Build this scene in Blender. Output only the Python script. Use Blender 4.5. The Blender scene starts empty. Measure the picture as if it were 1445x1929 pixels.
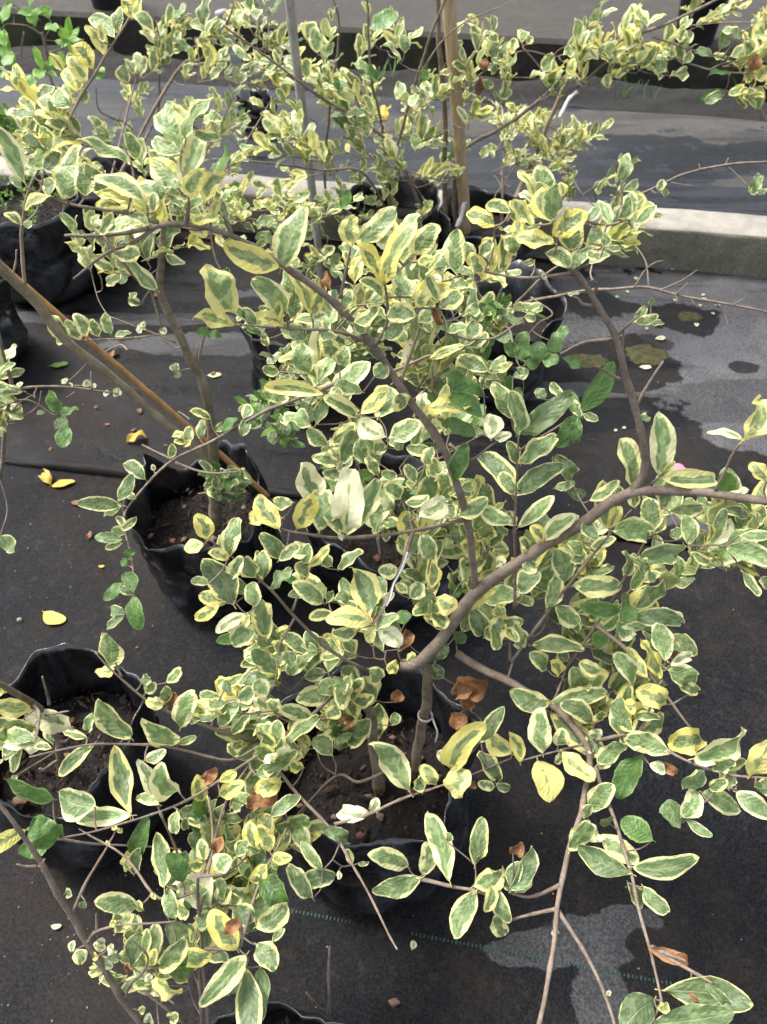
import bpy, bmesh, math, random
import numpy as np
from mathutils import Vector, Matrix, noise as mnoise

# ------------------------------------------------------------------ camera, sky, sun, exposure
scene = bpy.context.scene
COL = scene.collection
F_PX, CX, CY = 1485.0, 722.5, 964.5          # focal length and centre in pixels of the 1445x1929 photograph
CAM_H, PITCH = 1.35, math.radians(47.5)
cam_data = bpy.data.cameras.new('camera')
cam = bpy.data.objects.new('camera', cam_data)
COL.objects.link(cam)
cam.location = (0, 0, CAM_H)
cam.rotation_euler = (math.radians(90) - PITCH, 0, 0)
cam_data.sensor_fit = 'VERTICAL'
cam_data.sensor_height = 36.0
cam_data.lens = F_PX / 1929.0 * 36.0
cam_data.clip_start = 0.02
cam_data.clip_end = 500
cam_data.dof.use_dof = True
cam_data.dof.focus_distance = 0.86
cam_data.dof.aperture_fstop = 11.0
scene.camera = cam

SUN_EL, SUN_AZ = math.radians(58), math.radians(-60)     # azimuth: 0 = +Y, clockwise; soft light from the back left
world = bpy.data.worlds.new('World')
scene.world = world
world.use_nodes = True
wn = world.node_tree.nodes
wl = world.node_tree.links
sky = wn.new('ShaderNodeTexSky')
sky.sky_type = 'NISHITA'
sky.sun_disc = False
sky.sun_elevation = SUN_EL
sky.sun_rotation = SUN_AZ
sky.dust_density = 4.0
sky.air_density = 1.2
hsv = wn.new('ShaderNodeHueSaturation')            # overcast: the cloud cover takes most of the blue out
hsv.inputs['Saturation'].default_value = 0.4
wl.new(sky.outputs[0], hsv.inputs['Color'])
wl.new(hsv.outputs[0], wn['Background'].inputs['Color'])
wn['Background'].inputs['Strength'].default_value = 0.10
sun_data = bpy.data.lights.new('sun', 'SUN')
sun_data.energy = 1.5
sun_data.angle = math.radians(16)
sun_data.color = (1.0, 0.96, 0.9)
sun = bpy.data.objects.new('sun', sun_data)
COL.objects.link(sun)
sdir = Vector((math.sin(SUN_AZ) * math.cos(SUN_EL), math.cos(SUN_AZ) * math.cos(SUN_EL), math.sin(SUN_EL)))
sun.rotation_euler = sdir.to_track_quat('Z', 'Y').to_euler()
sun.location = sdir * 10
scene.view_settings.view_transform = 'Standard'
scene.view_settings.look = 'None'
scene.view_settings.gamma = 1.0
scene.view_settings.exposure = 1.84
scene.view_settings.use_curve_mapping = False
scene.cycles.use_denoising = True
scene.cycles.max_bounces = 8
scene.cycles.transparent_max_bounces = 8

# ------------------------------------------------------------------ pixel helpers
SP, CP = math.sin(PITCH), math.cos(PITCH)
def pt(px, py, d):
    """point at depth d (metres along the viewing axis) on the ray of a photo pixel"""
    h = (px - CX) / F_PX; v = (py - CY) / F_PX
    return Vector((d * h, d * (CP - v * SP), CAM_H + d * (-SP - v * CP)))
def gnd(px, py, z=0.0):
    v = (py - CY) / F_PX
    return pt(px, py, (CAM_H - z) / (SP + v * CP))
def proj(p):
    p = Vector(p) - Vector((0, 0, CAM_H))
    d = p.y * CP - p.z * SP
    return CX + F_PX * p.x / d, CY - F_PX * (p.y * SP + p.z * CP) / d, d
TOCAM = Vector((0, -CP, SP))

# ------------------------------------------------------------------ object helpers
def link(o, parent=None):
    COL.objects.link(o)
    if parent is not None: o.parent = parent
    return o
def tag(o, label=None, cat=None, group=None, kind=None):
    if label: o['label'] = label
    if cat: o['category'] = cat
    if group: o['group'] = group
    if kind: o['kind'] = kind
    return o
def empty(name, loc):
    o = bpy.data.objects.new(name, None); o.empty_display_size = 0.05
    o.location = loc
    return link(o)
def mesh_obj(name, verts, faces, mat, parent=None, smooth=True, origin=None):
    """origin: world point subtracted from the vertices (the parent's or the object's own place)"""
    me = bpy.data.meshes.new(name)
    v = np.asarray([tuple(q) for q in verts], dtype=float)
    if origin is not None: v = v - np.asarray(tuple(origin))
    me.from_pydata(v.tolist(), [], faces)
    me.materials.append(mat)
    if smooth: me.polygons.foreach_set('use_smooth', [True] * len(me.polygons))
    me.update()
    o = bpy.data.objects.new(name, me)
    link(o, parent)
    if parent is None and origin is not None: o.location = origin
    return o

# ------------------------------------------------------------------ materials
def newmat(name):
    m = bpy.data.materials.new(name); m.use_nodes = True
    nt = m.node_tree
    return m, nt, nt.nodes['Principled BSDF']
class NB:
    """small node-building helper"""
    def __init__(s, nt): s.nt = nt
    def n(s, t, **kw):
        x = s.nt.nodes.new(t)
        for k, v in kw.items(): setattr(x, k, v)
        return x
    def lk(s, a, b): s.nt.links.new(a, b)
    def put(s, sock, v):
        if isinstance(v, bpy.types.NodeSocket): s.lk(v, sock)
        else: sock.default_value = v
    def math(s, op, a, b=0.0, c=None, clamp=False):
        x = s.n('ShaderNodeMath', operation=op); x.use_clamp = clamp
        s.put(x.inputs[0], a); s.put(x.inputs[1], b)
        if c is not None: s.put(x.inputs[2], c)
        return x.outputs[0]
    def sstep(s, v, lo, hi, a=0.0, b=1.0):
        x = s.n('ShaderNodeMapRange', interpolation_type='SMOOTHSTEP')
        s.put(x.inputs['Value'], v); s.put(x.inputs['From Min'], lo); s.put(x.inputs['From Max'], hi)
        s.put(x.inputs['To Min'], a); s.put(x.inputs['To Max'], b)
        return x.outputs[0]
    def mix(s, f, a, b, blend='MIX'):
        x = s.n('ShaderNodeMix', data_type='RGBA', blend_type=blend)
        s.put(x.inputs[0], f)
        for k, q in ((6, a), (7, b)):
            if isinstance(q, tuple) and len(q) == 3: q = q + (1,)
            s.put(x.inputs[k], q)
        return x.outputs[2]
    def noise(s, vec, scale, detail=3, rough=0.55, dist=0.0):
        x = s.n('ShaderNodeTexNoise')
        if vec is not None: s.lk(vec, x.inputs['Vector'])
        x.inputs['Scale'].default_value = scale; x.inputs['Detail'].default_value = detail
        x.inputs['Roughness'].default_value = rough; x.inputs['Distortion'].default_value = dist
        return x.outputs[0]
    def pos(s): return s.n('ShaderNodeNewGeometry').outputs['Position']
    def obj(s): return s.n('ShaderNodeTexCoord').outputs['Object']
    def mapv(s, vec, scale=(1, 1, 1), rot=(0, 0, 0), loc=(0, 0, 0)):
        x = s.n('ShaderNodeMapping'); s.lk(vec, x.inputs[0])
        x.inputs['Scale'].default_value = scale; x.inputs['Rotation'].default_value = rot; x.inputs['Location'].default_value = loc
        return x.outputs[0]
    def bump(s, h, strength, dist, normal=None):
        x = s.n('ShaderNodeBump'); s.lk(h, x.inputs['Height'])
        x.inputs['Strength'].default_value = strength; x.inputs['Distance'].default_value = dist
        if normal is not None: s.lk(normal, x.inputs['Normal'])
        return x.outputs[0]

def simple_mat(name, c1, c2, scale, rough=0.8, bump=0.3, bdist=0.002, detail=4, stretch=(1, 1, 1), rough2=None, spec=0.5):
    m, nt, b = newmat(name); g = NB(nt)
    v = g.mapv(g.obj(), stretch)
    n1 = g.noise(v, scale, detail); n2 = g.noise(v, scale * 4.3, detail)
    f = g.sstep(g.math('ADD', g.math('MULTIPLY', n1, 0.6), g.math('MULTIPLY', n2, 0.4)), 0.36, 0.64)
    g.lk(g.mix(f, c1, c2), b.inputs['Base Color'])
    b.inputs['Roughness'].default_value = rough
    b.inputs['Specular IOR Level'].default_value = spec
    if rough2 is not None: g.lk(g.sstep(n1, 0.35, 0.65, rough, rough2), b.inputs['Roughness'])
    if bump: g.lk(g.bump(n2, bump, bdist), b.inputs['Normal'])
    return m

def leaf_mat(name, edge, edge2, pale, dark, th, amp, rough=0.40, transl=0.34, spots=0.0):
    """variegated leaf: the UV runs across (x: -1..1 about the midrib) and along (y: 0..1); each leaf draws its own blotches from its random number"""
    m, nt, b = newmat(name); g = NB(nt)
    uv = g.n('ShaderNodeUVMap').outputs[0]
    sep = g.n('ShaderNodeSeparateXYZ'); g.lk(uv, sep.inputs[0])
    u = g.math('MULTIPLY_ADD', sep.outputs[0], 2.0, -1.0); v = sep.outputs[1]
    au = g.math('ABSOLUTE', u)
    rnd0 = g.n('ShaderNodeObjectInfo').outputs['Random']
    att = g.n('ShaderNodeAttribute', attribute_name='rnd')
    rnd = g.math('FRACT', g.math('ADD', rnd0, att.outputs['Fac']))
    sd = g.math('MULTIPLY', rnd, 173.0)
    # blotches: a broad lobed border, a finer jagged one along the side veins, and a darker blotch inside
    s = g.math('SUBTRACT', v, g.math('MULTIPLY', au, 0.16))
    def field(su, sv, k, detail, scl=1.0, vv=None):
        c = g.n('ShaderNodeCombineXYZ')
        g.lk(g.math('MULTIPLY_ADD', vv if vv is not None else v, sv, g.math('MULTIPLY', sd, k)), c.inputs[0])
        g.lk(g.math('MULTIPLY_ADD', u, su, g.math('MULTIPLY', sd, k * 0.37)), c.inputs[1])
        return g.noise(c.outputs[0], scl, detail, 0.5), c.outputs[0]
    n1, _ = field(1.0, 2.6, 1.0, 1.0)
    n2, v2 = field(2.2, 13.0, 1.7, 1.5, 1.0, s)
    n3, _ = field(1.6, 4.4, 2.9, 1.5)
    ends = g.math('MULTIPLY', g.math('MINIMUM', v, g.math('SUBTRACT', 1.02, v)), 4.0)
    inner = g.math('MINIMUM', g.math('SUBTRACT', 1.0, au), ends)           # 0 at the rim, 1 at the midrib
    wob = g.math('ADD', g.math('MULTIPLY_ADD', n1, 2.0 * amp, -amp), g.math('MULTIPLY_ADD', n2, 0.30, -0.15))
    per = g.math('MULTIPLY_ADD', g.math('FRACT', g.math('MULTIPLY', rnd, 37.7)), 0.34, -0.17)
    q = g.math('ADD', inner, g.math('ADD', wob, per))
    green = g.sstep(q, th - 0.03, th + 0.03)
    core = g.math('MULTIPLY', g.sstep(g.math('ADD', n3, g.math('MULTIPLY_ADD', n2, 0.3, -0.15)), 0.46, 0.51), g.sstep(q, th + 0.05, th + 0.13))
    tone = g.math('FRACT', g.math('MULTIPLY', rnd, 91.3))
    ecol = g.mix(tone, edge, edge2)
    gcol = g.mix(core, pale, dark)
    hs = g.n('ShaderNodeHueSaturation')
    g.lk(g.math('MULTIPLY_ADD', tone, 0.5, 0.75), hs.inputs['Value']); g.lk(gcol, hs.inputs['Color'])
    col = g.mix(green, ecol, hs.outputs[0])
    # midrib and side veins, slightly paler
    rib = g.sstep(au, 0.012, 0.05, 1.0, 0.0)
    wv = g.math('SINE', g.math('MULTIPLY', g.math('SUBTRACT', v, g.math('MULTIPLY', au, 0.22)), 55.0))
    vein = g.math('MULTIPLY', g.sstep(wv, 0.9, 1.0), 0.07)
    col = g.mix(g.math('MAXIMUM', g.math('MULTIPLY', rib, 0.35), vein), col, g.mix(0.5, pale, edge))
    # small brown specks and scorched rims
    brn = g.noise(v2, 0.9, 3.0, 0.6)
    sp = g.math('MULTIPLY', g.sstep(brn, 0.70 - spots * 0.1, 0.74 - spots * 0.1), g.sstep(inner, 0.06, 0.22, 1.0, 0.12))
    col = g.mix(sp, col, (0.16, 0.08, 0.03))
    back = g.n('ShaderNodeNewGeometry').outputs['Backfacing']
    colb = g.mix(g.math('MULTIPLY', back, 0.38), col, g.mix(0.5, pale, edge))
    g.lk(colb, b.inputs['Base Color'])
    g.lk(g.sstep(n1, 0.3, 0.7, rough - 0.07, rough + 0.1), b.inputs['Roughness'])
    b.inputs['Specular IOR Level'].default_value = 0.45
    hgt = g.math('ADD', g.math('MULTIPLY', rib, -0.6), g.math('MULTIPLY', wv, 0.12))
    puck = g.noise(g.mapv(uv, (6, 9, 1)), 1.0, 2.0, 0.5)
    hgt = g.math('ADD', hgt, g.math('ADD', g.math('MULTIPLY', n2, 0.4), g.math('MULTIPLY', puck, 1.6)))
    g.lk(g.bump(hgt, 0.45, 0.002), b.inputs['Normal'])
    tr = g.n('ShaderNodeBsdfTranslucent'); g.lk(colb, tr.inputs['Color'])
    mx = g.n('ShaderNodeMixShader'); mx.inputs[0].default_value = transl
    out = nt.nodes['Material Output']
    g.lk(b.outputs[0], mx.inputs[1]); g.lk(tr.outputs[0], mx.inputs[2]); g.lk(mx.outputs[0], out.inputs['Surface'])
    return m

CREAM, CREAM2 = (0.75, 0.70, 0.26), (0.80, 0.765, 0.42)
YEL, YEL2 = (0.74, 0.66, 0.16), (0.76, 0.70, 0.28)
PALE, DARK = (0.27, 0.35, 0.15), (0.155, 0.235, 0.088)
LM = {
 'Y': leaf_mat('leaf_yellow_edged', YEL, YEL2, (0.34, 0.39, 0.16), (0.18, 0.25, 0.095), 0.62, 0.75),
 'S': leaf_mat('leaf_variegated', CREAM, CREAM2, PALE, DARK, 0.34, 0.6),
 'G': leaf_mat('leaf_green_thin_margin', CREAM, CREAM2, (0.21, 0.28, 0.13), (0.125, 0.19, 0.078), 0.14, 0.3),
 'P': leaf_mat('leaf_green', (0.20, 0.30, 0.09), (0.25, 0.34, 0.12), (0.12, 0.22, 0.055), (0.085, 0.17, 0.045), 0.05, 0.03, rough=0.36),
 'C': leaf_mat('leaf_cream', (0.78, 0.75, 0.45), (0.80, 0.78, 0.52), (0.40, 0.46, 0.22), (0.22, 0.30, 0.13), 0.66, 0.6),
 'B': leaf_mat('leaf_dry_brown', (0.34, 0.17, 0.07), (0.28, 0.13, 0.05), (0.24, 0.11, 0.045), (0.16, 0.075, 0.03), 0.3, 0.4, rough=0.7, transl=0.1),
 'O': leaf_mat('leaf_fallen_yellow', (0.62, 0.38, 0.05), (0.55, 0.40, 0.08), (0.60, 0.42, 0.07), (0.55, 0.36, 0.06), 0.3, 0.3, rough=0.6, transl=0.1, spots=0.6),
 'L': leaf_mat('leaf_bright_green', (0.26, 0.42, 0.08), (0.30, 0.44, 0.11), (0.20, 0.38, 0.06), (0.14, 0.30, 0.05), 0.1, 0.1, rough=0.45, transl=0.3),
}
M_BARK = simple_mat('bark', (0.125, 0.093, 0.070), (0.225, 0.175, 0.135), 60, 0.85, 0.5, 0.001, stretch=(1, 1, 1))
M_TRUNK = simple_mat('trunk_bark', (0.12, 0.092, 0.06), (0.24, 0.19, 0.13), 40, 0.85, 0.6, 0.0015)
M_STEM = simple_mat('green_stem', (0.18, 0.145, 0.092), (0.30, 0.245, 0.165), 40, 0.8, 0.5, 0.0012)
M_BAMBOO = simple_mat('bamboo', (0.28, 0.2, 0.115), (0.42, 0.31, 0.185), 16, 0.55, 0.3, 0.001, stretch=(6, 6, 0.8))
M_BAMBOO_O = simple_mat('bamboo_orange', (0.27, 0.14, 0.048), (0.40, 0.225, 0.085), 16, 0.5, 0.3, 0.001, stretch=(6, 6, 0.8))
M_BAMBOO_G = simple_mat('bamboo_grey', (0.21, 0.20, 0.175), (0.33, 0.315, 0.28), 18, 0.7, 0.3, 0.001, stretch=(6, 6, 0.8))
M_PIPE = simple_mat('grey_pipe', (0.2, 0.21, 0.225), (0.3, 0.3, 0.3), 12, 0.5, 0.1, 0.001)
M_WHITE = simple_mat('white_ribbon', (0.42, 0.42, 0.43), (0.58, 0.58, 0.58), 60, 0.5, 0.2, 0.001)
M_STRING = simple_mat('grey_string', (0.36, 0.34, 0.31), (0.5, 0.48, 0.45), 90, 0.8, 0.2, 0.001)
M_PINK = simple_mat('pink_plastic', (0.72, 0.16, 0.24), (0.78, 0.24, 0.32), 30, 0.5, 0.1, 0.001)
M_STONE = simple_mat('stone', (0.09, 0.048, 0.03), (0.20, 0.14, 0.10), 60, 0.8, 0.5, 0.001)
M_GRIT = simple_mat('pale_grit', (0.10, 0.09, 0.07), (0.30, 0.27, 0.2), 60, 0.8, 0.3, 0.001)
M_GREEN = simple_mat('green_thread', (0.008, 0.030, 0.023), (0.014, 0.058, 0.043), 80, 0.7, 0.2, 0.001)
M_MOSS = simple_mat('moss', (0.022, 0.025, 0.007), (0.075, 0.066, 0.017), 60, 0.95, 1.0, 0.006)
M_GRASS = simple_mat('grass_blade', (0.06, 0.14, 0.025), (0.11, 0.22, 0.05), 30, 0.6, 0.0)
M_POT = simple_mat('black_pot', (0.014, 0.015, 0.017), (0.03, 0.03, 0.034), 20, 0.5, 0.2, 0.001)

def soil_mat():
    m, nt, b = newmat('potting_soil'); g = NB(nt)
    p = g.pos()
    n1 = g.noise(p, 30, 5, 0.65); n2 = g.noise(p, 160, 4, 0.6)
    c = g.mix(g.sstep(n2, 0.35, 0.68), (0.002, 0.0015, 0.0012), (0.010, 0.0055, 0.0036))
    c = g.mix(g.sstep(n1, 0.55, 0.7), c, (0.016, 0.0085, 0.005))
    g.lk(c, b.inputs['Base Color']); b.inputs['Roughness'].default_value = 0.95
    g.lk(g.bump(n2, 0.9, 0.006), b.inputs['Normal'])
    return m
M_SOIL = soil_mat()

def film_mat():
    m, nt, b = newmat('black_bag_film'); g = NB(nt)
    p = g.obj()
    n1 = g.noise(p, 7, 3, 0.5, 0.8); n2 = g.noise(g.mapv(p, (1, 1, 0.35)), 26, 2, 0.5, 1.2); n3 = g.noise(p, 260, 2, 0.6); n4 = g.noise(p, 60, 4, 0.65)
    dust = g.math('MULTIPLY', g.sstep(n1, 0.40, 0.68), g.sstep(g.math('ADD', g.math('MULTIPLY', n3, 0.5), g.math('MULTIPLY', n4, 0.5)), 0.36, 0.64))  # dust, strengthened to paint grey-blue highlights into the film colour
    g.lk(g.mix(g.math('MULTIPLY', dust, 0.8), (0.0045, 0.005, 0.0065), (0.048, 0.052, 0.062)), b.inputs['Base Color'])
    g.lk(g.math('MULTIPLY_ADD', dust, 0.2, g.sstep(n1, 0.35, 0.7, 0.2, 0.36)), b.inputs['Roughness'])
    b.inputs['Specular IOR Level'].default_value = 0.9
    nb = g.bump(n2, 0.45, 0.006); nb2 = g.bump(n1, 0.5, 0.02, nb)
    g.lk(nb2, b.inputs['Normal'])
    return m
M_FILM = film_mat()

def mat_cloth(name, base, dust, dry, spots, dustlo=0.42, wetrough=0.42, ang=0.0, streak=None, spec=0.5, wets=()):
    """woven ground cloth; spots: (x, y, rx, ry, sign) damp (-) and dry or painted-sheen (+) patches where they lie in the photograph"""
    m, nt, b = newmat(name); g = NB(nt)
    p = g.pos()
    big = g.noise(p, 2.2, 5, 0.6); med = g.noise(p, 11, 5, 0.62, 0.4); fine = g.noise(p, 240, 2, 0.6)
    wob = g.noise(p, 9.0, 5, 0.6)
    # weave: two sets of tapes about 2.5 mm wide
    r = g.mapv(p, (1, 1, 1), (0, 0, ang))
    sp = g.n('ShaderNodeSeparateXYZ'); g.lk(r, sp.inputs[0])
    wx = g.math('SINE', g.math('MULTIPLY', sp.outputs[0], 2300.0)); wy = g.math('SINE', g.math('MULTIPLY', sp.outputs[1], 1500.0))
    weave = g.math('MULTIPLY', wx, wy)
    col = g.mix(g.sstep(fine, 0.3, 0.7), tuple(0.55 * c for c in base), tuple(2.3 * c for c in base))
    dmask = g.math('MULTIPLY', g.sstep(g.math('ADD', g.math('MULTIPLY', big, 0.6), g.math('MULTIPLY', med, 0.4)), dustlo, dustlo + 0.2), 0.85)
    col = g.mix(dmask, col, dust)
    mot = g.noise(p, 46, 4, 0.65)
    col = g.mix(g.math('MULTIPLY', g.sstep(mot, 0.52, 0.72), 0.55), col, tuple(1.5 * c for c in dust))
    spk = g.noise(p, 620, 1, 0.5)
    col = g.mix(g.math('MULTIPLY', g.sstep(spk, 0.62, 0.72), 0.5), col, tuple(1.8 * c for c in dust))
    col = g.mix(g.math('MULTIPLY', g.sstep(g.noise(p, 75, 3, 0.6), 0.66, 0.72), 0.8), col, tuple(0.4 * c for c in base))
    dm = None
    for (x, y, rx, ry, sg) in spots:
        mp = g.mapv(p, (1 / rx, 1 / ry, 0), (0, 0, 0), (-x / rx, -y / ry, 0))
        ln = g.n('ShaderNodeVectorMath', operation='LENGTH'); g.lk(mp, ln.inputs[0])
        f = g.math('ADD', ln.outputs['Value'], g.math('MULTIPLY_ADD', wob, 1.5, -0.75))
        e = g.sstep(f, 0.93, 1.03, 1.0, 0.0)
        if sg > 0: dm = g.math('MULTIPLY', e, sg) if dm is None else g.math('MAXIMUM', dm, g.math('MULTIPLY', e, sg))
        elif dm is not None: dm = g.math('MULTIPLY', dm, g.math('SUBTRACT', 1.0, g.math('MULTIPLY', e, -sg)))
    if dm is not None:
        tex = g.sstep(g.math('ADD', g.math('MULTIPLY', med, 0.55), g.math('MULTIPLY', fine, 0.45)), 0.3, 0.72, 0.6, 1.12)
        dcol = g.mix(1.0, dry, g.n('ShaderNodeCombineColor').outputs[0], 'MIX') if False else dry
        mul = g.n('ShaderNodeMix', data_type='RGBA', blend_type='MULTIPLY'); mul.inputs[0].default_value = 1.0
        mul.inputs[6].default_value = dry + (1,)
        cc = g.n('ShaderNodeCombineColor')
        for i in range(3): g.lk(tex, cc.inputs[i])
        g.lk(cc.outputs[0], mul.inputs[7])
        col = g.mix(dm, col, mul.outputs[2])
    wet = None
    for (x, y, rx, ry, sg) in wets:
        mp = g.mapv(p, (1 / rx, 1 / ry, 0), (0, 0, 0), (-x / rx, -y / ry, 0))
        ln = g.n('ShaderNodeVectorMath', operation='LENGTH'); g.lk(mp, ln.inputs[0])
        e = g.sstep(g.math('ADD', ln.outputs['Value'], g.math('MULTIPLY_ADD', wob, 2.4, -1.2)), 0.92, 1.04, 1.0, 0.0)
        wet = e if wet is None else g.math('MAXIMUM', wet, e)
    if wet is not None: col = g.mix(g.math('MULTIPLY', wet, 0.9), col, tuple(0.3 * c for c in base))
    wm = g.n('ShaderNodeMix', data_type='RGBA', blend_type='MULTIPLY'); wm.inputs[0].default_value = 1.0
    wc = g.n('ShaderNodeCombineColor'); wf = g.math('MULTIPLY', g.math('MULTIPLY_ADD', weave, 0.22, 1.0), g.sstep(fine, 0.3, 0.7, 0.72, 1.25))
    for i in range(3): g.lk(wf, wc.inputs[i])
    g.lk(col, wm.inputs[6]); g.lk(wc.outputs[0], wm.inputs[7]); col = wm.outputs[2]
    if streak:
        sn = g.noise(g.mapv(p, (0.55, 5.0, 1), (0, 0, ang)), 1.6, 5, 0.6, 0.3)
        sm = g.sstep(sn, 0.5, 0.56)
        if dm is not None: sm = g.math('MULTIPLY', sm, g.math('SUBTRACT', 1.0, g.math('MULTIPLY', dm, 0.7)))
        col = g.mix(g.math('MULTIPLY', sm, 0.85), col, tuple(0.25 * c for c in base))
    g.lk(col, b.inputs['Base Color'])
    rg = g.sstep(med, 0.35, 0.7, wetrough, wetrough + 0.22)
    if dm is not None: rg = g.math('MULTIPLY_ADD', dm, 0.35, rg, clamp=True)
    if streak: rg = g.math('MULTIPLY_ADD', sm, -streak, rg, clamp=True)
    if wet is not None: rg = g.math('MULTIPLY_ADD', wet, -0.16, rg, clamp=True)
    g.lk(rg, b.inputs['Roughness'])
    b.inputs['Specular IOR Level'].default_value = spec
    n1 = g.bump(weave, 0.35, 0.0009); n2 = g.bump(med, 0.35, 0.012, n1)
    n3 = g.bump(fine, 0.35, 0.0012, n2)
    g.lk(n3, b.inputs['Normal'])
    return m

def concrete_mat(name, c1, c2, moss=0.0, top=None, stain=(0.15, 0.115, 0.085)):
    m, nt, b = newmat(name); g = NB(nt)
    p = g.pos()
    big = g.noise(p, 3.0, 5, 0.6); med = g.noise(p, 22, 5, 0.65); fine = g.noise(p, 260, 3, 0.6)
    c = g.mix(g.sstep(med, 0.3, 0.7), c1, c2)
    c = g.mix(g.math('MULTIPLY', g.sstep(fine, 0.46, 0.66), 0.7), c, tuple(0.4 * q for q in c1))
    pit = g.noise(p, 90, 4, 0.7)
    c = g.mix(g.math('MULTIPLY', g.sstep(pit, 0.52, 0.7), 0.55), c, tuple(0.45 * q for q in c1))
    st = g.noise(g.mapv(p, (2.0, 2.0, 0.4)), 4.0, 5, 0.7)
    c = g.mix(g.math('MULTIPLY', g.sstep(st, 0.52, 0.66), 0.7), c, stain)
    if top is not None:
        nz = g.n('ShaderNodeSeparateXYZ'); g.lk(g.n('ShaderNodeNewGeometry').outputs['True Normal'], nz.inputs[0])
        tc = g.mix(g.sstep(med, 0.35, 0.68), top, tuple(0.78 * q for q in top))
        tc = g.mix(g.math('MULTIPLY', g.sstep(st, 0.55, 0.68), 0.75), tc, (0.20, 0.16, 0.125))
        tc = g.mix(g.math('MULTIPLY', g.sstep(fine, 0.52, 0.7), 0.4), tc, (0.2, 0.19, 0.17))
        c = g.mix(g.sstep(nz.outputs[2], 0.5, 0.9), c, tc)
    if moss:
        c = g.mix(g.math('MULTIPLY', g.sstep(big, 0.5, 0.62), moss), c, (0.05, 0.055, 0.02))
    g.lk(c, b.inputs['Base Color']); b.inputs['Roughness'].default_value = 0.88
    g.lk(g.bump(fine, 0.5, 0.003, g.bump(med, 0.5, 0.008)), b.inputs['Normal'])
    return m

def dirt_mat(name, c1, c2, moss=0.3):
    m, nt, b = newmat(name); g = NB(nt)
    p = g.pos()
    big = g.noise(p, 2.5, 5, 0.6); med = g.noise(p, 18, 5, 0.65); fine = g.noise(p, 120, 4, 0.6)
    c = g.mix(g.sstep(med, 0.3, 0.7), c1, c2)
    c = g.mix(g.math('MULTIPLY', g.sstep(big, 0.5, 0.62), moss), c, (0.012, 0.015, 0.005))
    c = g.mix(g.math('MULTIPLY', g.sstep(fine, 0.55, 0.75), 0.5), c, tuple(1.8 * q for q in c2))
    g.lk(c, b.inputs['Base Color']); b.inputs['Roughness'].default_value = 0.95
    g.lk(g.bump(fine, 0.8, 0.01, g.bump(med, 0.7, 0.03)), b.inputs['Normal'])
    return m

# ------------------------------------------------------------------ the setting, laid out along the kerb
UD = Vector((0.985, -0.170, 0)).normalized(); WD = Vector((0.170, 0.985, 0)).normalized()
def uw(u, w, z=0.0): return UD * u + WD * w + Vector((0, 0, z))
def w_of(p): return Vector(p).dot(WD)
def u_of(p): return Vector(p).dot(UD)
W_KERB = w_of(gnd(1320, 522))
W_EDGE = w_of(gnd(150, 893))
W_SOIL = w_of(gnd(1150, 212))
W_PATH = W_SOIL + 0.78
ANG = math.atan2(-0.170, 0.985)

def sheet(name, u0, u1, w0, w1, nu, nw, zf, mat, kind='structure', parent=None):
    vs, fs = [], []
    for j in range(nw + 1):
        for i in range(nu + 1):
            u = u0 + (u1 - u0) * i / nu; w = w0 + (w1 - w0) * j / nw
            q = zf(u, w)
            vs.append(uw(u, w, q) if not isinstance(q, tuple) else uw(q[0], q[1], q[2]))
    for j in range(nw):
        for i in range(nu):
            a = j * (nu + 1) + i
            fs.append((a, a + 1, a + nu + 2, a + nu + 1))
    o = mesh_obj(name, vs, fs, mat, parent)
    if kind and parent is None: o['kind'] = kind
    return o
def nz(x, y, s, seed=0.0): return mnoise.noise(Vector((x * s, y * s, seed)))

def P2(px, py, z=0): 
    q = gnd(px, py, z); return q.x, q.y
def spot(px, py, rpx, rpy, sg):
    c = gnd(px, py); e = gnd(px + rpx, py); f = gnd(px, py - rpy)
    return (c.x, c.y, abs(e.x - c.x), abs(f.y - c.y), sg)

M_EARTH = dirt_mat('bare_earth', (0.018, 0.014, 0.010), (0.040, 0.030, 0.021), 0.5)
M_DITCH = dirt_mat('ditch_soil', (0.0028, 0.0022, 0.0017), (0.0075, 0.0056, 0.004), 0.3)
M_PATH = concrete_mat('path_concrete', (0.028, 0.025, 0.021), (0.043, 0.038, 0.032), 0.1, stain=(0.05, 0.042, 0.034))
M_PATHFACE = concrete_mat('mossy_shaded_concrete', (0.012, 0.011, 0.009), (0.028, 0.025, 0.018), 0.7, stain=(0.01, 0.009, 0.006))  # front face below the path: shade painted in as near-black concrete, with moss
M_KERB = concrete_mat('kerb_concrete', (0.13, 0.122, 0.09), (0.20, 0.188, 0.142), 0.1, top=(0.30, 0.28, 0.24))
M_MAT_NEAR = mat_cloth('ground_cloth_near', (0.0042, 0.0048, 0.0062), (0.0215, 0.0178, 0.0150), (0.080, 0.080, 0.082),
    [spot(1005, 1790, 105, 36, 0.85), spot(1120, 1775, 85, 50, 0.8), spot(1190, 1735, 60, 32, 0.75), spot(1140, 1900, 55, 100, 0.8), spot(1215, 1775, 40, 34, -1.0)],
    dustlo=0.43, wetrough=0.5, ang=ANG, spec=0.10)
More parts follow.
